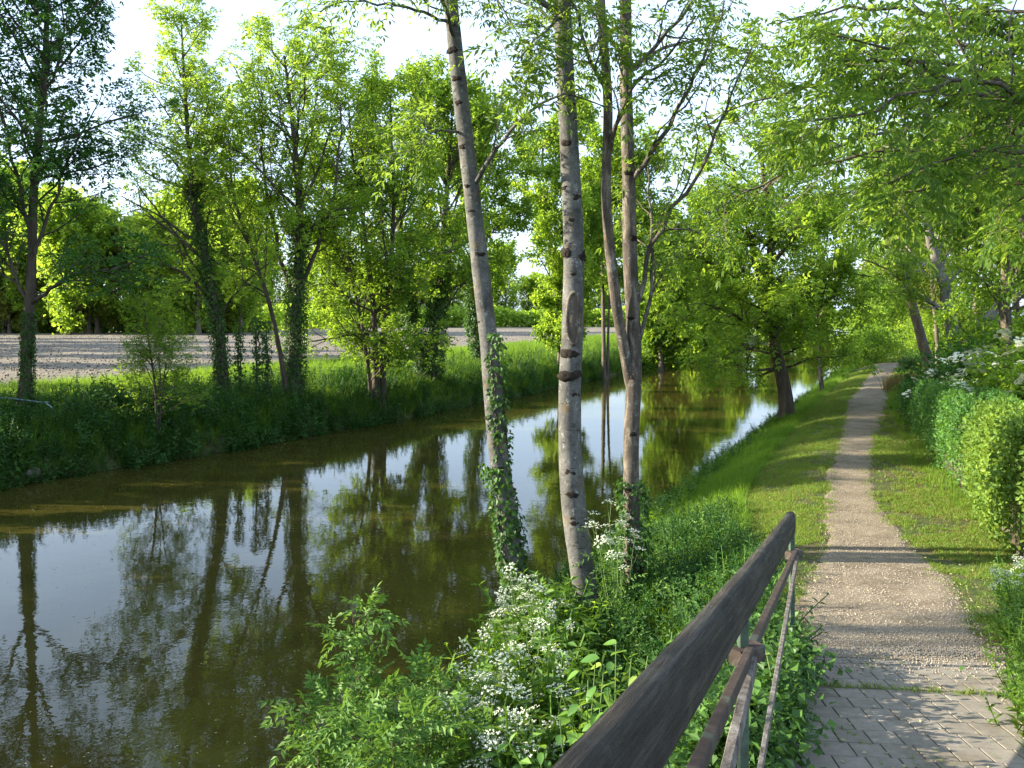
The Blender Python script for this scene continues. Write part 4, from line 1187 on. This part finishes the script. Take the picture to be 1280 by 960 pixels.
# lawn either side of the path
X, Y = sample(95000, 6.0, 45, lambda y: Xp(y) - 2.2, lambda y: Xp(y) + np.interp(y, [6, 9, 10, 12, 25, 45], [3.2, 3.0, 2.3, 2.1, 1.5, 1.5]), 1.9)
dn = np.abs(X - Xp(Y)) - Wp(Y) + .25 * fbm(X * 2.2, Y * 2.2, 41, 4)
patch = fbm(X * 1.6, Y * 1.6, 44, 4) + .22 * sstep(0, .8, dn) - .10 * (Y < 9)
k = (dn > -.05) & (patch > .035) | ((dn > -.16) & (rng.random(len(X)) < .10))
X, Y = X[k], Y[k]
sc = np.interp(Y, [6, 12, 25, 45], [.9, 1.2, 1.9, 2.6])
scatter('lawn_grass', 'short sunlit grass on both sides of the gravel path', X, Y, gz(X, Y) - .004, lawn_p, .7, 1.3, .2, 1, 'grass', sc)
# taller grass on the right bank
X, Y = sample(26000, 6.5, 70, lambda y: Xr(y) + .02, lambda y: Xp(y) - np.interp(y, [6, 9, 14, 28], [1.1, 1.35, 1.75, 1.95]), 1.7)
k = (rng.random(len(X)) < .8); X, Y = X[k], Y[k]
scatter('bank_grass', 'tall green grass on the right bank between water and lawn', X, Y, gz(X, Y) - .01, tall_p + mid_p, .5, 1.15, .2, 2, 'grass', np.interp(Y, [6, 25, 70], [.8, 1.0, 1.8]))
X, Y = sample(1500, 9, 60, lambda y: Xr(y) - .05, lambda y: Xr(y) + .9, 1.6)
scatter('bank_herbs', 'leafy weeds overhanging the right water edge', X, Y, gz(X, Y) - .01, herb_p, .5, 1.2, .3, 3, 'weeds')
# grass at the foot of hedge and right margin
X, Y = sample(9000, 5.5, 40, lambda y: Xp(y) + np.interp(y, [5, 7, 10, 14, 25], [.85, 1.3, 1.75, 1.25, .75]), lambda y: Xp(y) + np.interp(y, [5, 7, 10, 14, 25], [3.5, 4.2, 3.2, 2.2, 1.6]), 1.5)
k = (Y > 25) | (Y < 8) | (rng.random(len(X)) < .12); X, Y = X[k], Y[k]
scatter('verge_grass', 'longer grass along the right side of the path', X, Y, gz(X, Y) - .01, mid_p + tall_p[:1], .4, 1.1, .2, 4, 'grass')
# right-edge herbs beside pavers
X, Y = sample(1500, 3.6, 7.6, lambda y: Xp(y) + np.interp(y, [3.6, 5, 7.6], [.48, .72, 1.15]), lambda y: Xp(y) + 2.6)
scatter('path_side_herbs', 'bright leafy weeds crowding the right edge of the paving', X, Y, gz(X, Y) - .02, herb_p[:1] + herb_p[2:4] + creep_p[:1], .4, .85, .3, 5, 'weeds')
# left bank
X, Y = sample(60000, 12, 110, lambda y: Xl(y) - 12.5, lambda y: Xl(y) - .05, 1.35)
k = rng.random(len(X)) < np.interp(Xl(Y) - X, [0, 1, 8, 12.5], [.6, .8, .6, .5]); X, Y = X[k], Y[k]
scatter('left_bank_grass', 'long lush grass covering the left bank', X, Y, gz(X, Y) - .02, tall_p, .8, 1.7, .2, 6, 'grass', np.interp(Y, [15, 40, 110], [.9, 1.2, 2.0]))
X, Y = sample(10500, 13, 80, lambda y: Xl(y) - 5.5, lambda y: Xl(y) + .35, 1.3)
k = rng.random(len(X)) < np.interp(Xl(Y) - X, [-.2, 0, 2, 5.5], [.9, 1, .6, .15]) * np.interp(Y, [25, 45], [1, .5]); X, Y = X[k], Y[k]
scatter('left_bank_herbs', 'nettles and weeds with leaves darkened for the shaded left bank above the water', X, Y, np.maximum(gz(X, Y), -.12) - .03, dark_p, .8, 2.2, .35, 7, 'weeds')  # darker leaf copies carry the bank's shade in their colour
# foreground undergrowth beneath the near trunks and rail
X, Y = sample(3800, 5.0, 12.5, lambda y: Xr(y) - .1, lambda y: Xp(y) - np.interp(y, [5, 9, 12], [.75, 1.2, 1.8]))
scatter('undergrowth', 'low leafy undergrowth under the near trunks and the handrail', X, Y, gz(X, Y) - .02, dark_p + creep_p + herb_p[3:4] + mid_p[:1], .45, 1.15, .35, 8, 'weeds')
# ivy heap beside the paving
X, Y = sample(700, 3.3, 5.5, lambda y: Xp(y) - 1.25, lambda y: Xp(y) - np.interp(y, [3.3, 4.6, 5.5], [.62, .58, .72]))
scatter('ivy_carpet', 'dark glossy ivy heaped between the railing and the paving', X, Y, gz(X, Y) + .02 + .20 * rng.random(len(X)), creep_p, .55, .95, .4, 9, 'ivy')
# reddish-brown dry grass by the path
Y = 30.5 + rng.normal(size=330) * 1.8; X = Xp(Y) + 1.55 + rng.normal(size=330) * .28
scatter('dry_grass', 'reddish brown tuft of dry grass at the end of the dark hedge', X, Y, gz(X, Y), dry_p, .8, 1.5, .15, 10, 'grass')
X = 15.2 + rng.normal(size=200) * .5; Y = 31.5 + rng.normal(size=200) * .5
scatter('dry_grass', 'brown grass around the foot of the gnarled tree', X, Y, gz(X, Y), dry_p, 1.0, 2.0, .15, 11, 'grass')

# pebbles on the path
pb = []
for k in range(3):
    v = nrm(np.array([(a, b, c_) for a in (-1, 1) for b in (-1, 1) for c_ in (-1, 1)], dtype=float) + .35 * rng.normal(size=(8, 3)))
    v = v * [.009, .007, .005]
    Qc = np.array([[0, 1, 3, 2], [4, 6, 7, 5], [0, 4, 5, 1], [2, 3, 7, 6], [0, 2, 6, 4], [1, 5, 7, 3]])
    pb.append(proto_obj('pebble', mesh_np('pebble', v, Qc, None, True), M['pebble']))
X, Y = sample(9000, 5.4, 18, lambda y: Xp(y) - Wp(y) + .03, lambda y: Xp(y) + Wp(y) - .03, 1.6)
scatter('path_pebbles', 'small loose stones scattered on the gravel path', X, Y, gz(X, Y) + .016, pb, .3, 1.1, 1.0, 12, 'pebbles')
cp_ = []
for p_ in pb:
    q_ = bpy.data.objects.new('clod', p_.data.copy()); q_.data.materials.clear(); q_.data.materials.append(M['field']); cp_.append(q_)
X, Y = sample(26000, 26, 150, lambda y: Xl(y) - np.interp(y, [26, 150], [45, 130]), lambda y: Xl(y) - 12.3, 1.5)
k = np.sin((Y + X * .12) * 3.4) + .8 * rng.normal(size=len(X)) > .2; X, Y = X[k], Y[k]
scatter('earth_clods', 'clods of dry earth lying in furrow lines on the ploughed field', X, Y, np.full(len(X), 1.30), cp_, 4, 11, 1.0, 18, 'soil')
# fallen bits on the path and grass
lf = []
V, Q = leaf_quads(np.zeros((1, 3)), np.array([[1.0, 0, .1]]), np.array([[0, 0, 1.0]]), np.array([.02]), np.array([.012]))
bitp = proto_obj('bit', mesh_np('bit', V, Q), M['bits'])
def on_water(n, y0, y1):
    Y = y0 + (y1 - y0) * rng.random(n) ** 1.4; a = Xl(Y) + .3; b = Xr(Y) - .1
    return a + (b - a) * rng.random(n), Y
X, Y = sample(900, 3.2, 20, lambda y: Xp(y) - 1.4, lambda y: Xp(y) + 1.6, 1.4)
scatter('fallen_leaves', 'small fallen leaves and catkin scraps lying on path and grass', X, Y, np.where(Y < 5.4, Zr(Y) + .02, gz(X, Y) + .022), [bitp], .5, 1.9, .3, 15, 'leaf litter')
X, Y = on_water(7000, 7, 36)
k = fbm(X * .7, Y * .7, 61) > -.08; X, Y = X[k], Y[k]
scatter('floating_bits', 'tiny petals and leaf scraps floating on the canal', X, Y, np.full(len(X), .004), [bitp], .4, 1.7, .04, 13, 'debris')

# ------------------------------------------------------------------ paving at the foot of the bridge
def block_mesh(name, w_, d_, h_, seed):
    r = np.random.default_rng(seed)
    b = .0025
    V = []
    for z, ins in ((-h_, 0), (-b, 0), (0, b)):
        for sx, sy in ((-1, -1), (1, -1), (1, 1), (-1, 1)):
            V.append((sx * (w_ / 2 - ins), sy * (d_ / 2 - ins), z + (r.normal() * .0003 if z > -h_ else 0)))
    Q = [(8, 9, 10, 11)]
    for a in (0, 4):
        for k in range(4): Q.append((a + k, a + (k + 1) % 4, a + 4 + (k + 1) % 4, a + 4 + k))
    return mesh_np(name, np.array(V), np.array(Q))
bxr = np.concatenate([np.arange(-3, 5.6, 0.1)])
JX = np.stack([Xp(bxr) + t for t in np.linspace(-.66, .78, 13)], 1); JY = np.repeat(bxr[:, None], 13, 1)
obj('bridge_deck', grid_mesh('bridge_deck', JX, JY, np.repeat(Zr(bxr)[:, None], 13, 1) + .004), M['joint'], kind='structure')
paving = thing('block_paving', 'worn pale concrete block paving between the bridge deck and the gravel path', 'paving', (float(Xp(5.0)), 5.0, float(Zr(5.0))))
pm = [block_mesh('paver', .136, .170, .05, s) for s in range(4)]
pm2 = [block_mesh('paver', .207, .169, .05, s) for s in range(4)]
for m_ in pm + pm2: m_.materials.append(M['paver'])
r_ = np.random.default_rng(3)
slope = math.atan2(-(Zr(5.3) - Zr(1.5)), 3.8)
tang = math.atan2(0.39, 1.0)
PA = -.13
def place_paver(me, s, u):
    Yr = 4.70 + s; Xr_ = float(Xp(Yr)) + .06
    Xc = Xr_ + u * math.cos(PA); Yc = Yr + u * math.sin(PA)
    o = obj('paver', me, None, paving)
    o.location = Vector((Xc, Yc, 1.82 + (5.3 - Yc) * .14737 + .012 + r_.normal() * .0006)) - paving.location
    zx = Vector((0, .14737, 1)).normalized()
    xx = Vector((math.cos(PA), math.sin(PA), 0)); xx = (xx - zx * xx.dot(zx)).normalized(); yy = zx.cross(xx)
    o.rotation_euler = (Matrix((xx, yy, zx)).transposed() @ Matrix.Rotation(r_.normal() * .002, 3, 'X')).to_euler()
for i in range(4):
    for j in range(10):
        u = -.63 + (j + .5 * (i % 2)) * .142
        if u > .75: continue
        place_paver(pm[int(r_.integers(0, 4))], .05 + i * .170, u)
for i in range(13):
    for j in range(10):
        u = -.63 + (j + .5 * (i % 2)) * .142
        if u > .75: continue
        place_paver(pm[int(r_.integers(0, 4))], -.135 - i * .168, u)
X = np.concatenate([float(Xp(4.93)) + rng.uniform(-.5, .5, 90)]); X -= .1; Y = 4.655 - (X - float(Xp(4.63))) * .2 + rng.normal(size=90) * .012
scatter('joint_grass', 'thin line of grass growing in the joint across the paving', X, Y, Zr(Y) + .012, lawn_p, .4, .9, .3, 14, 'grass')

X, Y = sample(420, 3.3, 5.6, lambda y: Xp(y) - .66, lambda y: Xp(y) + .8)
k = fbm(X * 3, Y * 3, 91, 3) > .1; X, Y = X[k], Y[k]
scatter('joint_moss', 'thin moss and seedlings in the joints of the paving', X, Y, Zr(Y) + .008, lawn_p, .25, .6, .4, 16, 'moss')
X, Y = sample(2600, 4.7, 5.6, lambda y: Xp(y) - .66, lambda y: Xp(y) + .8, .35)
scatter('kicked_gravel', 'gravel kicked from the path onto the end of the paving', X, Y, Zr(Y) + .016, pb, .3, 1.0, 1.0, 17, 'pebbles')
# ------------------------------------------------------------------ railing
def rail_pt(Y, dz=0.0):
    return np.array([.291 + (Y - 1.53) * .389, Y, 3.403 - (Y - 1.53) * .169 + dz])
rb = rail_pt(5.3)
railing = thing('bridge_railing', 'weathered timber and iron railing sloping down beside the path', 'railing', (rb[0], rb[1], float(Zr(5.3))))
Ro = np.array(railing.location)
def beam(name, a, b, w_, h_, mat, parent, bev=.25, n=24, sag=0.0, wobble=0.0, K=16, expo=.5, seed=1, twist=0.0):
    """rounded beam from a to b; own frame: X along, Z up"""
    r = np.random.default_rng(seed)
    a = np.asarray(a, dtype=float); b = np.asarray(b, dtype=float)
    L = np.linalg.norm(b - a)
    xs = np.linspace(0, L, n); ph = (np.arange(K) + .5) * 2 * math.pi / K
    if expo < .4:
        K = 8; bv = .78
        ph = None
        cy = np.array([1, 1, bv, -bv, -1, -1, -bv, bv]); cz = np.array([-bv, bv, 1, 1, bv, -bv, -1, -1])
    else: cy = np.sign(np.cos(ph)) * np.abs(np.cos(ph)) ** expo
    if expo >= .4: cz = np.sign(np.sin(ph)) * np.abs(np.sin(ph)) ** expo
    V = []
    for i, x in enumerate(xs):
        t = x / L
        s = 1 + wobble * r.normal()
        dz = -sag * math.sin(math.pi * t)
        for k in range(K):
            V.append((x, cy[k] * w_ / 2 * s + wobble * .1 * w_ * r.normal(), cz[k] * h_ / 2 * s + dz))
    i = np.arange(n - 1)[:, None] * K + np.arange(K)[None, :]; i2 = np.arange(n - 1)[:, None] * K + (np.arange(K)[None, :] + 1) % K
    Q = np.stack([i, i2, i2 + K, i + K], -1).reshape(-1, 4)
    V.append((-.002, 0, 0)); V.append((L + .002, 0, 0)); c0, c1 = len(V) - 2, len(V) - 1
    Tt = [(c0, (k + 1) % K, k) for k in range(K)] + [(c1, (n - 1) * K + k, (n - 1) * K + (k + 1) % K) for k in range(K)]
    o = obj(name, mesh_np(name, np.array(V), Q, np.array(Tt), expo >= .4), M[mat], parent)
    xax = Vector((b - a)).normalized(); yax = Vector((0, 0, 1)).cross(xax)
    if yax.length < .05: yax = Vector((1, 0, 0)).cross(xax)
    yax.normalize(); zax = xax.cross(yax)
    mt = Matrix((xax, yax, zax)).transposed().to_4x4()
    mt = mt @ Matrix.Rotation(twist, 4, 'X')
    mt.translation = Vector(a) - (Vector(Ro) if parent is railing else Vector((0, 0, 0)))
    o.matrix_local = mt
    return o
down = np.array([0, 0, -1.0])
beam('handrail', rail_pt(.25) + down * .075, rail_pt(5.3) + down * .075, .062, .15, 'rail', railing, n=60, sag=.02, wobble=.006, K=20, expo=.62, seed=3)
off_b = np.array([.03, -.01, 0])
beam('lower_bar', rail_pt(.25, -.25) + off_b, rail_pt(5.32, -.25) + off_b, .026, .036, 'rust', railing, n=30, wobble=.015, K=12, expo=.25, seed=4)
for k, Yp in enumerate((5.22, 2.56)):
    top = rail_pt(Yp, -.12); gb = float(Zr(Yp)) - .15
    beam('post', np.array([top[0] + .012, top[1], gb]), top + np.array([.012, 0, 0]), .03, .03, 'greenpaint', railing, n=14, wobble=.01, K=12, expo=.25, seed=10 + k)
    j = rail_pt(Yp - .02, -.27) + np.array([.035, -.03, 0])
    q = rail_pt(Yp - (2.64 if k == 0 else 1.1), -.78 if k == 0 else -.52) + np.array([.035, 0, 0])
    beam('brace', q, j, .018 if k == 0 else .026, .036 if k == 0 else .05, 'flake', railing, n=20, wobble=.02, K=12, expo=.3, seed=20 + k)
    beam('bracket', rail_pt(Yp, -.26) + np.array([-.02, -.03, 0]), rail_pt(Yp, -.26) + np.array([.07, .03, 0]), .05, .05, 'rust', railing, n=4, K=12, expo=.3, seed=30 + k)

# ------------------------------------------------------------------ cow parsley
def umbel_mesh(rng, r):
    b = Bag()
    K = 9
    cs = []
    for k in range(K):
        a = k * 2.4; rr = r * math.sqrt((k + .5) / K)
        cs.append((rr * math.cos(a), rr * math.sin(a), r * .42 - .25 * rr * rr / r + .04 * r * rng.normal()))
    cs = np.array(cs)
    # rays
    p = np.stack([np.zeros((K, 3)), cs * [.5, .5, .6], cs], 1)
    ray = Bag(); ray.add(*tubes(p, np.full((K, 3), .0012), 3))
    for c_ in cs:
        n = 7
        q = c_ + np.stack([rng.normal(size=n) * r * .11, rng.normal(size=n) * r * .11, np.abs(rng.normal(size=n)) * r * .04], 1)
        for k in range(2):
            a = rng.random(n) * 6.28
            d = np.stack([np.cos(a), np.sin(a), .2 * rng.normal(size=n)], 1)
            b.add(*leaf_quads(q - d * r * .07, d, np.tile([0, 0, 1.0], (n, 1)) + .3 * rng.normal(size=(n, 3)), np.full(n, r * .17), np.full(n, r * .14), 0))
    return b.mesh('umbel'), ray.mesh('rays')
rng = np.random.default_rng(99)
UM = [umbel_mesh(rng, .050 + .011 * k) for k in range(3)]
for a, b in UM: a.materials.append(M['petal']); b.materials.append(M['stem'])
def parsley(h, seed, nst=5):
    rng = np.random.default_rng(seed)
    root = thing('cow_parsley', 'white-flowered cow parsley in the mass below the near trunks', 'wildflower', (0, 0, 0), group='cow parsley on the near bank')
    st = Bag(); heads = []
    lp = []
    S = np.zeros((nst, 3)) + rng.normal(size=(nst, 3)) * [.03, .03, 0]
    a = np.arange(nst) * 6.28 / nst + rng.random()
    D = np.stack([np.cos(a) * .22, np.sin(a) * .22, np.ones(nst)], 1)
    p, r = grow(rng, S, D, h * (.7 + .35 * rng.random(nst)), np.full(nst, .0055), 8, .06, (0, 0, .02), .5)
    st.add(*tubes(p, r, 5))
    S2, D2, L2, R2 = kids(rng, p, r, 2, .55, .92, 38, .28)
    p2, r2 = grow(rng, S2, D2, L2, np.clip(R2, .002, .004), 5, .05, (0, 0, .12), .6)
    st.add(*tubes(p2, r2, 4))
    for q in list(p[:, -1]) + list(p2[:, -1]): heads.append(q)
    obj('stems', st.mesh('stems', smooth=True), M['stem'], root, 'stuff')
    for q in heads:
        k = int(rng.integers(0, 3)); ua, ub = UM[k]
        o = obj('flower_head', ua, None, root); o.location = Vector(q); o.rotation_euler = (rng.normal() * .35, rng.normal() * .35, rng.random() * 6)
        o2 = obj('rays', ub, None, o)
    # ferny leaves low and mid
    V, Q = pinnate(rng, p[:, 1:6], 5, .26, .05, .016, 5, 0.0, .3, .8)
    V2, Q2 = pinnate(rng, p2, 1, .1, .03, .01, 3, 0.0, .3, .8)
    b = Bag(); b.add(V, Q); b.add(V2, Q2)
    obj('foliage', b.mesh('foliage'), M['leaf_sapling'], root, 'stuff')
    return root
pp = [parsley(h, 300 + k, n) for k, (h, n) in enumerate([(1.0, 5), (.85, 4), (1.15, 5), (.7, 4)])]
spots = []
for _ in range(11):
    px = 530 + 200 * rng.random(); Y = 6.4 + 2.6 * rng.random()
    spots.append((px, Y))
spots += [(560, 6.2), (615, 5.9), (640, 6.4), (665, 5.7), (600, 6.8), (630, 7.2), (680, 8.0), (620, 8.4), (600, 8.2), (765, 8.9), (580, 5.7), (645, 5.6), (600, 6.2), (690, 6.0), (715, 6.4), (620, 7.4), (640, 7.6), (655, 7.1), (675, 7.3), (690, 7.0), (660, 8.0), (640, 8.4), (700, 7.6), (560, 6.9), (600, 7.0), (585, 7.3), (640, 6.6), (690, 6.5), (775, 8.9), (660, 8.3)]
usedp = [False] * 4
for (px, Y) in spots:
    X = (px - 640) / 1050 * Y
    X = max(X, float(Xr(Y)) + .05 + .1 * rng.random())
    j = int(rng.integers(0, 4)); s = .75 + .6 * rng.random(); loc = (X, Y, float(gz(X, Y)) - .02); rz = rng.random() * 6.28
    if not usedp[j]:
        pp[j].location = loc; pp[j].rotation_euler = (0, 0, rz); pp[j].scale = (s, s, s); usedp[j] = True
    else: dup(pp[j], loc, rz, s)
X, Y = sample(650, 5.6, 9.0, lambda y: Xr(y) + .05, lambda y: np.maximum(.062 * y, Xr(y) + .15))
scatter('bank_weeds', 'tall leafy stems growing among the white flowers on the near bank', X, Y, gz(X, Y) - .02, herb_p[3:4] + herb_p[:1] + herb_p[2:3] + tall_p[:1], 1.0, 2.3, .2, 19, 'weeds')
# a few small-flowered plants at the right edge
for k, (px, Y) in enumerate([(1262, 6.6), (1290, 6.2), (1285, 7.4)]):
    X = (px - 640) / 1050 * Y
    dup(pp[3], (X, Y, float(gz(X, Y)) - .02), rng.random() * 6, .55 + .1 * rng.random(), label='small white-flowered wild plant among the weeds right of the path', group='white-flowered plants right of the path')

# ------------------------------------------------------------------ ash saplings in the foreground, left of the flowers
def sapling(label, px, topy, Y, seed, lean=0.0, n=9, L=.55, base_dx=0.0, m=4):
    rng = np.random.default_rng(seed)
    tp = P(px, topy, Y); b = np.array([tp[0] + base_dx, Y, 0.0])
    b[2] = max(float(gz(b[0], Y)), -.3) - .05
    root = thing('ash_sapling', label, 'sapling', tuple(b), group='ash saplings at the near water edge')
    ln = smooth_line([b, b * .5 + tp * .5 + np.array([lean, 0, 0]), tp], 16)
    rr = np.linspace(.014, .004, 16)
    V, Q = tubes(ln[None], rr[None], 7)
    obj('stem', mesh_np('stem', V - b, Q, None, True), M['bark_brown'], root)
    S, D, L1, R = kids(rng, ln[None], rr[None], n, .25, 1.0, 55, 1, flat, .7, absL=L)
    p, r = grow(rng, S, D, L1, np.clip(R, .003, .007), 6, .12, (0, 0, .05))
    sb = Bag(); sb.add(*tubes(p, r, 4))
    obj('branches', sb.mesh('branches', b), M['bark_brown'], root, 'stuff')
    tops = np.stack([ln[-6], ln[-4], ln[-2], ln[-1]])[None]
    V1, Q1 = pinnate(rng, p, m + 5, .2, .062, .027, 4, .1, .25, .6)
    V2, Q2 = pinnate(rng, tops, 10, .2, .062, .027, 4, .2, .2, .7)
    bg_ = Bag(); bg_.add(V1, Q1); bg_.add(V2, Q2)
    obj('foliage', bg_.mesh('foliage', b), M['leaf_sapling'], root, 'stuff')
    return root
sapling('tallest ash sapling, rising over the dark water left of the white flowers', 440, 762, 6.6, 401, .05, 15, .38, .1)
sapling('ash sapling with its crown just right of the tallest one', 505, 872, 6.5, 402, .0, 13, .45, .1)
sapling('low ash sapling at the bottom edge, leftmost of all', 395, 905, 6.2, 403, .0, 12, .42, .1)
sapling('ash sapling between the tallest one and the white flowers', 558, 862, 6.9, 404, .0, 13, .45, .05)
sapling('low dense ash sapling at the bottom edge below the tallest one', 460, 892, 5.9, 405, .0, 15, .5, .1)
sapling('small ash sapling at the bottom edge nearest the white flowers', 530, 908, 5.9, 406, .0, 13, .45, .1)

sapling('ash sapling in the lower left corner group, second from the left', 425, 872, 6.3, 407, .0, 14, .45, .1)
sapling('ash sapling at the bottom edge, centre of the group', 490, 925, 5.5, 408, .0, 14, .5, .1)
sapling('ash sapling at the bottom edge in front of the white flowers', 590, 920, 5.8, 409, .0, 13, .45, .05)
# ------------------------------------------------------------------ broad-leaved shoot beside the rail, each leaf its own
def broad_leaf(seed, l, w_):
    r = np.random.default_rng(seed)
    t = np.linspace(0, 1, 7); hw = w_ / 2 * np.sin(np.pi * np.clip(t, 0, 1) ** .8) ** .8
    hw[0] = .0015; hw[-1] = .0006
    z = -.18 * l * t ** 2
    V = []
    for k in range(7):
        V += [(l * t[k], -hw[k], z[k] + .22 * hw[k]), (l * t[k], 0, z[k]), (l * t[k], hw[k], z[k] + .22 * hw[k])]
    Q = []
    for k in range(6):
        a = k * 3
        Q += [(a, a + 3, a + 4, a + 1), (a + 1, a + 4, a + 5, a + 2)]
    return mesh_np('leaf', np.array(V), np.array(Q), None, True)
m, nt, out = new_mat('broad_leaf'); M['broad'] = m
oi = nt.nodes.new('ShaderNodeObjectInfo')
colr = ramp(nt, oi.outputs['Random'], [(0, (0.06, 0.15, 0.025)), (.7, (0.12, 0.24, 0.04)), (1, (0.25, 0.35, 0.06))])
p_ = princ(nt, None, colr, .4, .45); t_ = nt.nodes.new('ShaderNodeBsdfTranslucent'); t_.inputs[0].default_value = (.3, .5, .06, 1)
mx = nt.nodes.new('ShaderNodeMixShader'); mx.inputs[0].default_value = .35
nt.links.new(p_.outputs[0], mx.inputs[1]); nt.links.new(t_.outputs[0], mx.inputs[2]); nt.links.new(mx.outputs[0], out.inputs[0])
LF = [broad_leaf(k, .085 + .012 * k, .05 + .006 * k) for k in range(3)]
for q in LF: q.materials.append(M['broad'])
def leafy_shoot(name, label, tops, basexy, Y, seed, per=9, cat='shrub', sc=1.0):
    rng = np.random.default_rng(seed)
    b = np.array([basexy[0], basexy[1], float(gz(*basexy)) - .05])
    root = thing(name, label, cat, tuple(b))
    bag = Bag(); lvs = []
    for (px, py, yy) in tops:
        tp = P(px, py, yy)
        ln = smooth_line([b, b * .45 + tp * .55 + rng.normal(size=3) * .06, tp], 20)
        bag.add(*tubes(ln[None], np.linspace(.008, .003, 20)[None], 6))
        for k in range(per):
            t = .55 + .45 * (k + 1) / per; q = ln[min(19, int(t * 19))]
            a = k * 2.4 + rng.random()
            lvs.append((q + rng.normal(size=3) * .03, a))
    obj('stems', bag.mesh('stems', b, True), M['stem'], root, 'stuff')
    for q, a in lvs:
        o = obj('leaf', LF[int(rng.integers(0, 3))], None, root)
        o.location = Vector(q - b); o.rotation_euler = (rng.normal() * .3, .15 + rng.random() * .5, a); s = sc * (.7 + .5 * rng.random()); o.scale = (s, s, s)
    return root
leafy_shoot('broad_leaved_shrub', 'glossy broad-leaved shoots beside the handrail, right of the white flowers',
            [(745, 815, 4.6), (770, 800, 4.7), (790, 815, 4.5), (760, 860, 4.4), (780, 880, 4.3), (735, 850, 4.6), (800, 850, 4.5), (755, 830, 4.9), (810, 820, 5.0), (720, 880, 4.8), (840, 790, 5.2), (700, 860, 5.0)], (.55, 4.6), 4.6, 501, 15, sc=1.0)
leafy_shoot('broad_leaved_shrub', 'broad-leaved shoots low in front of the handrail, near the bottom edge',
            [(700, 900, 4.0), (730, 930, 3.8), (760, 930, 3.7), (670, 930, 4.0), (800, 905, 3.9)], (.35, 4.0), 4.0, 502, cat='shrub', sc=.8)
leafy_shoot('climbing_bindweed', 'large dark leaves climbing the railing post', [(955, 800, 4.0), (985, 810, 4.6), (940, 850, 3.6), (1003, 850, 4.6), (930, 880, 3.2), (960, 890, 3.5)], (1.25, 4.1), 4.0, 503, 8, 'climber', .75)

# small things on the left bank
b = P(-20, 498, 22.0); zz = float(gz(b[0], b[1]))
ln = smooth_line([P(-30, 497, 22.0), P(0, 497, 22.0), P(30, 500, 22), P(52, 503, 22)], 16)
V, Q = tubes(ln[None], np.full((1, 16), .02), 6)
t = thing('plastic_hose', 'pale blue-green hose lying through the grass on the left bank', 'hose', tuple(ln[0]))
obj('hose', mesh_np('hose', V - ln[0], Q, None, True), M['plastic'], t)
obj('coil', mesh_np('coil', tubes(np.stack([ln[-1] + [.30 * t_ + .05 * math.sin(t_ * 9), .1 * math.sin(5 * t_), -.16 * t_ * t_] for t_ in np.linspace(0, 1.1, 18)])[None], np.full((1, 18), .022), 6)[0] - ln[0], tubes(np.zeros((1, 18, 3)) + np.arange(18)[None, :, None], np.ones((1, 18)), 6)[1], None, True), M['plastic'], t)
r = np.random.default_rng(8)
b = P(42, 588, 20.3)
v = nrm(r.normal(size=(60, 3)));
import bmesh
bm = bmesh.new(); bmesh.ops.create_icosphere(bm, subdivisions=3, radius=.16)
for vv_ in bm.verts: vv_.co *= 1 + .18 * math.sin(vv_.co.x * 17 + 1) * math.cos(vv_.co.y * 19) ; vv_.co.z *= .8
me = bpy.data.meshes.new('stone'); bm.to_mesh(me); bm.free()
o = obj('bank_stone', me, M['paver'], loc=(b[0], b[1], float(gz(b[0], b[1])) + .25)); o['label'] = 'pale rounded stone on the left bank below the dark ash tree'; o['category'] = 'stone'
tot = sum(len(o.data.polygons) * 2 for o in bpy.data.objects if o.type == 'MESH')
ut = sum(len(m_.polygons) * 2 for m_ in bpy.data.meshes)
print('unique tris', ut)
print('objects', len(COL.all_objects), 'tris about', tot)
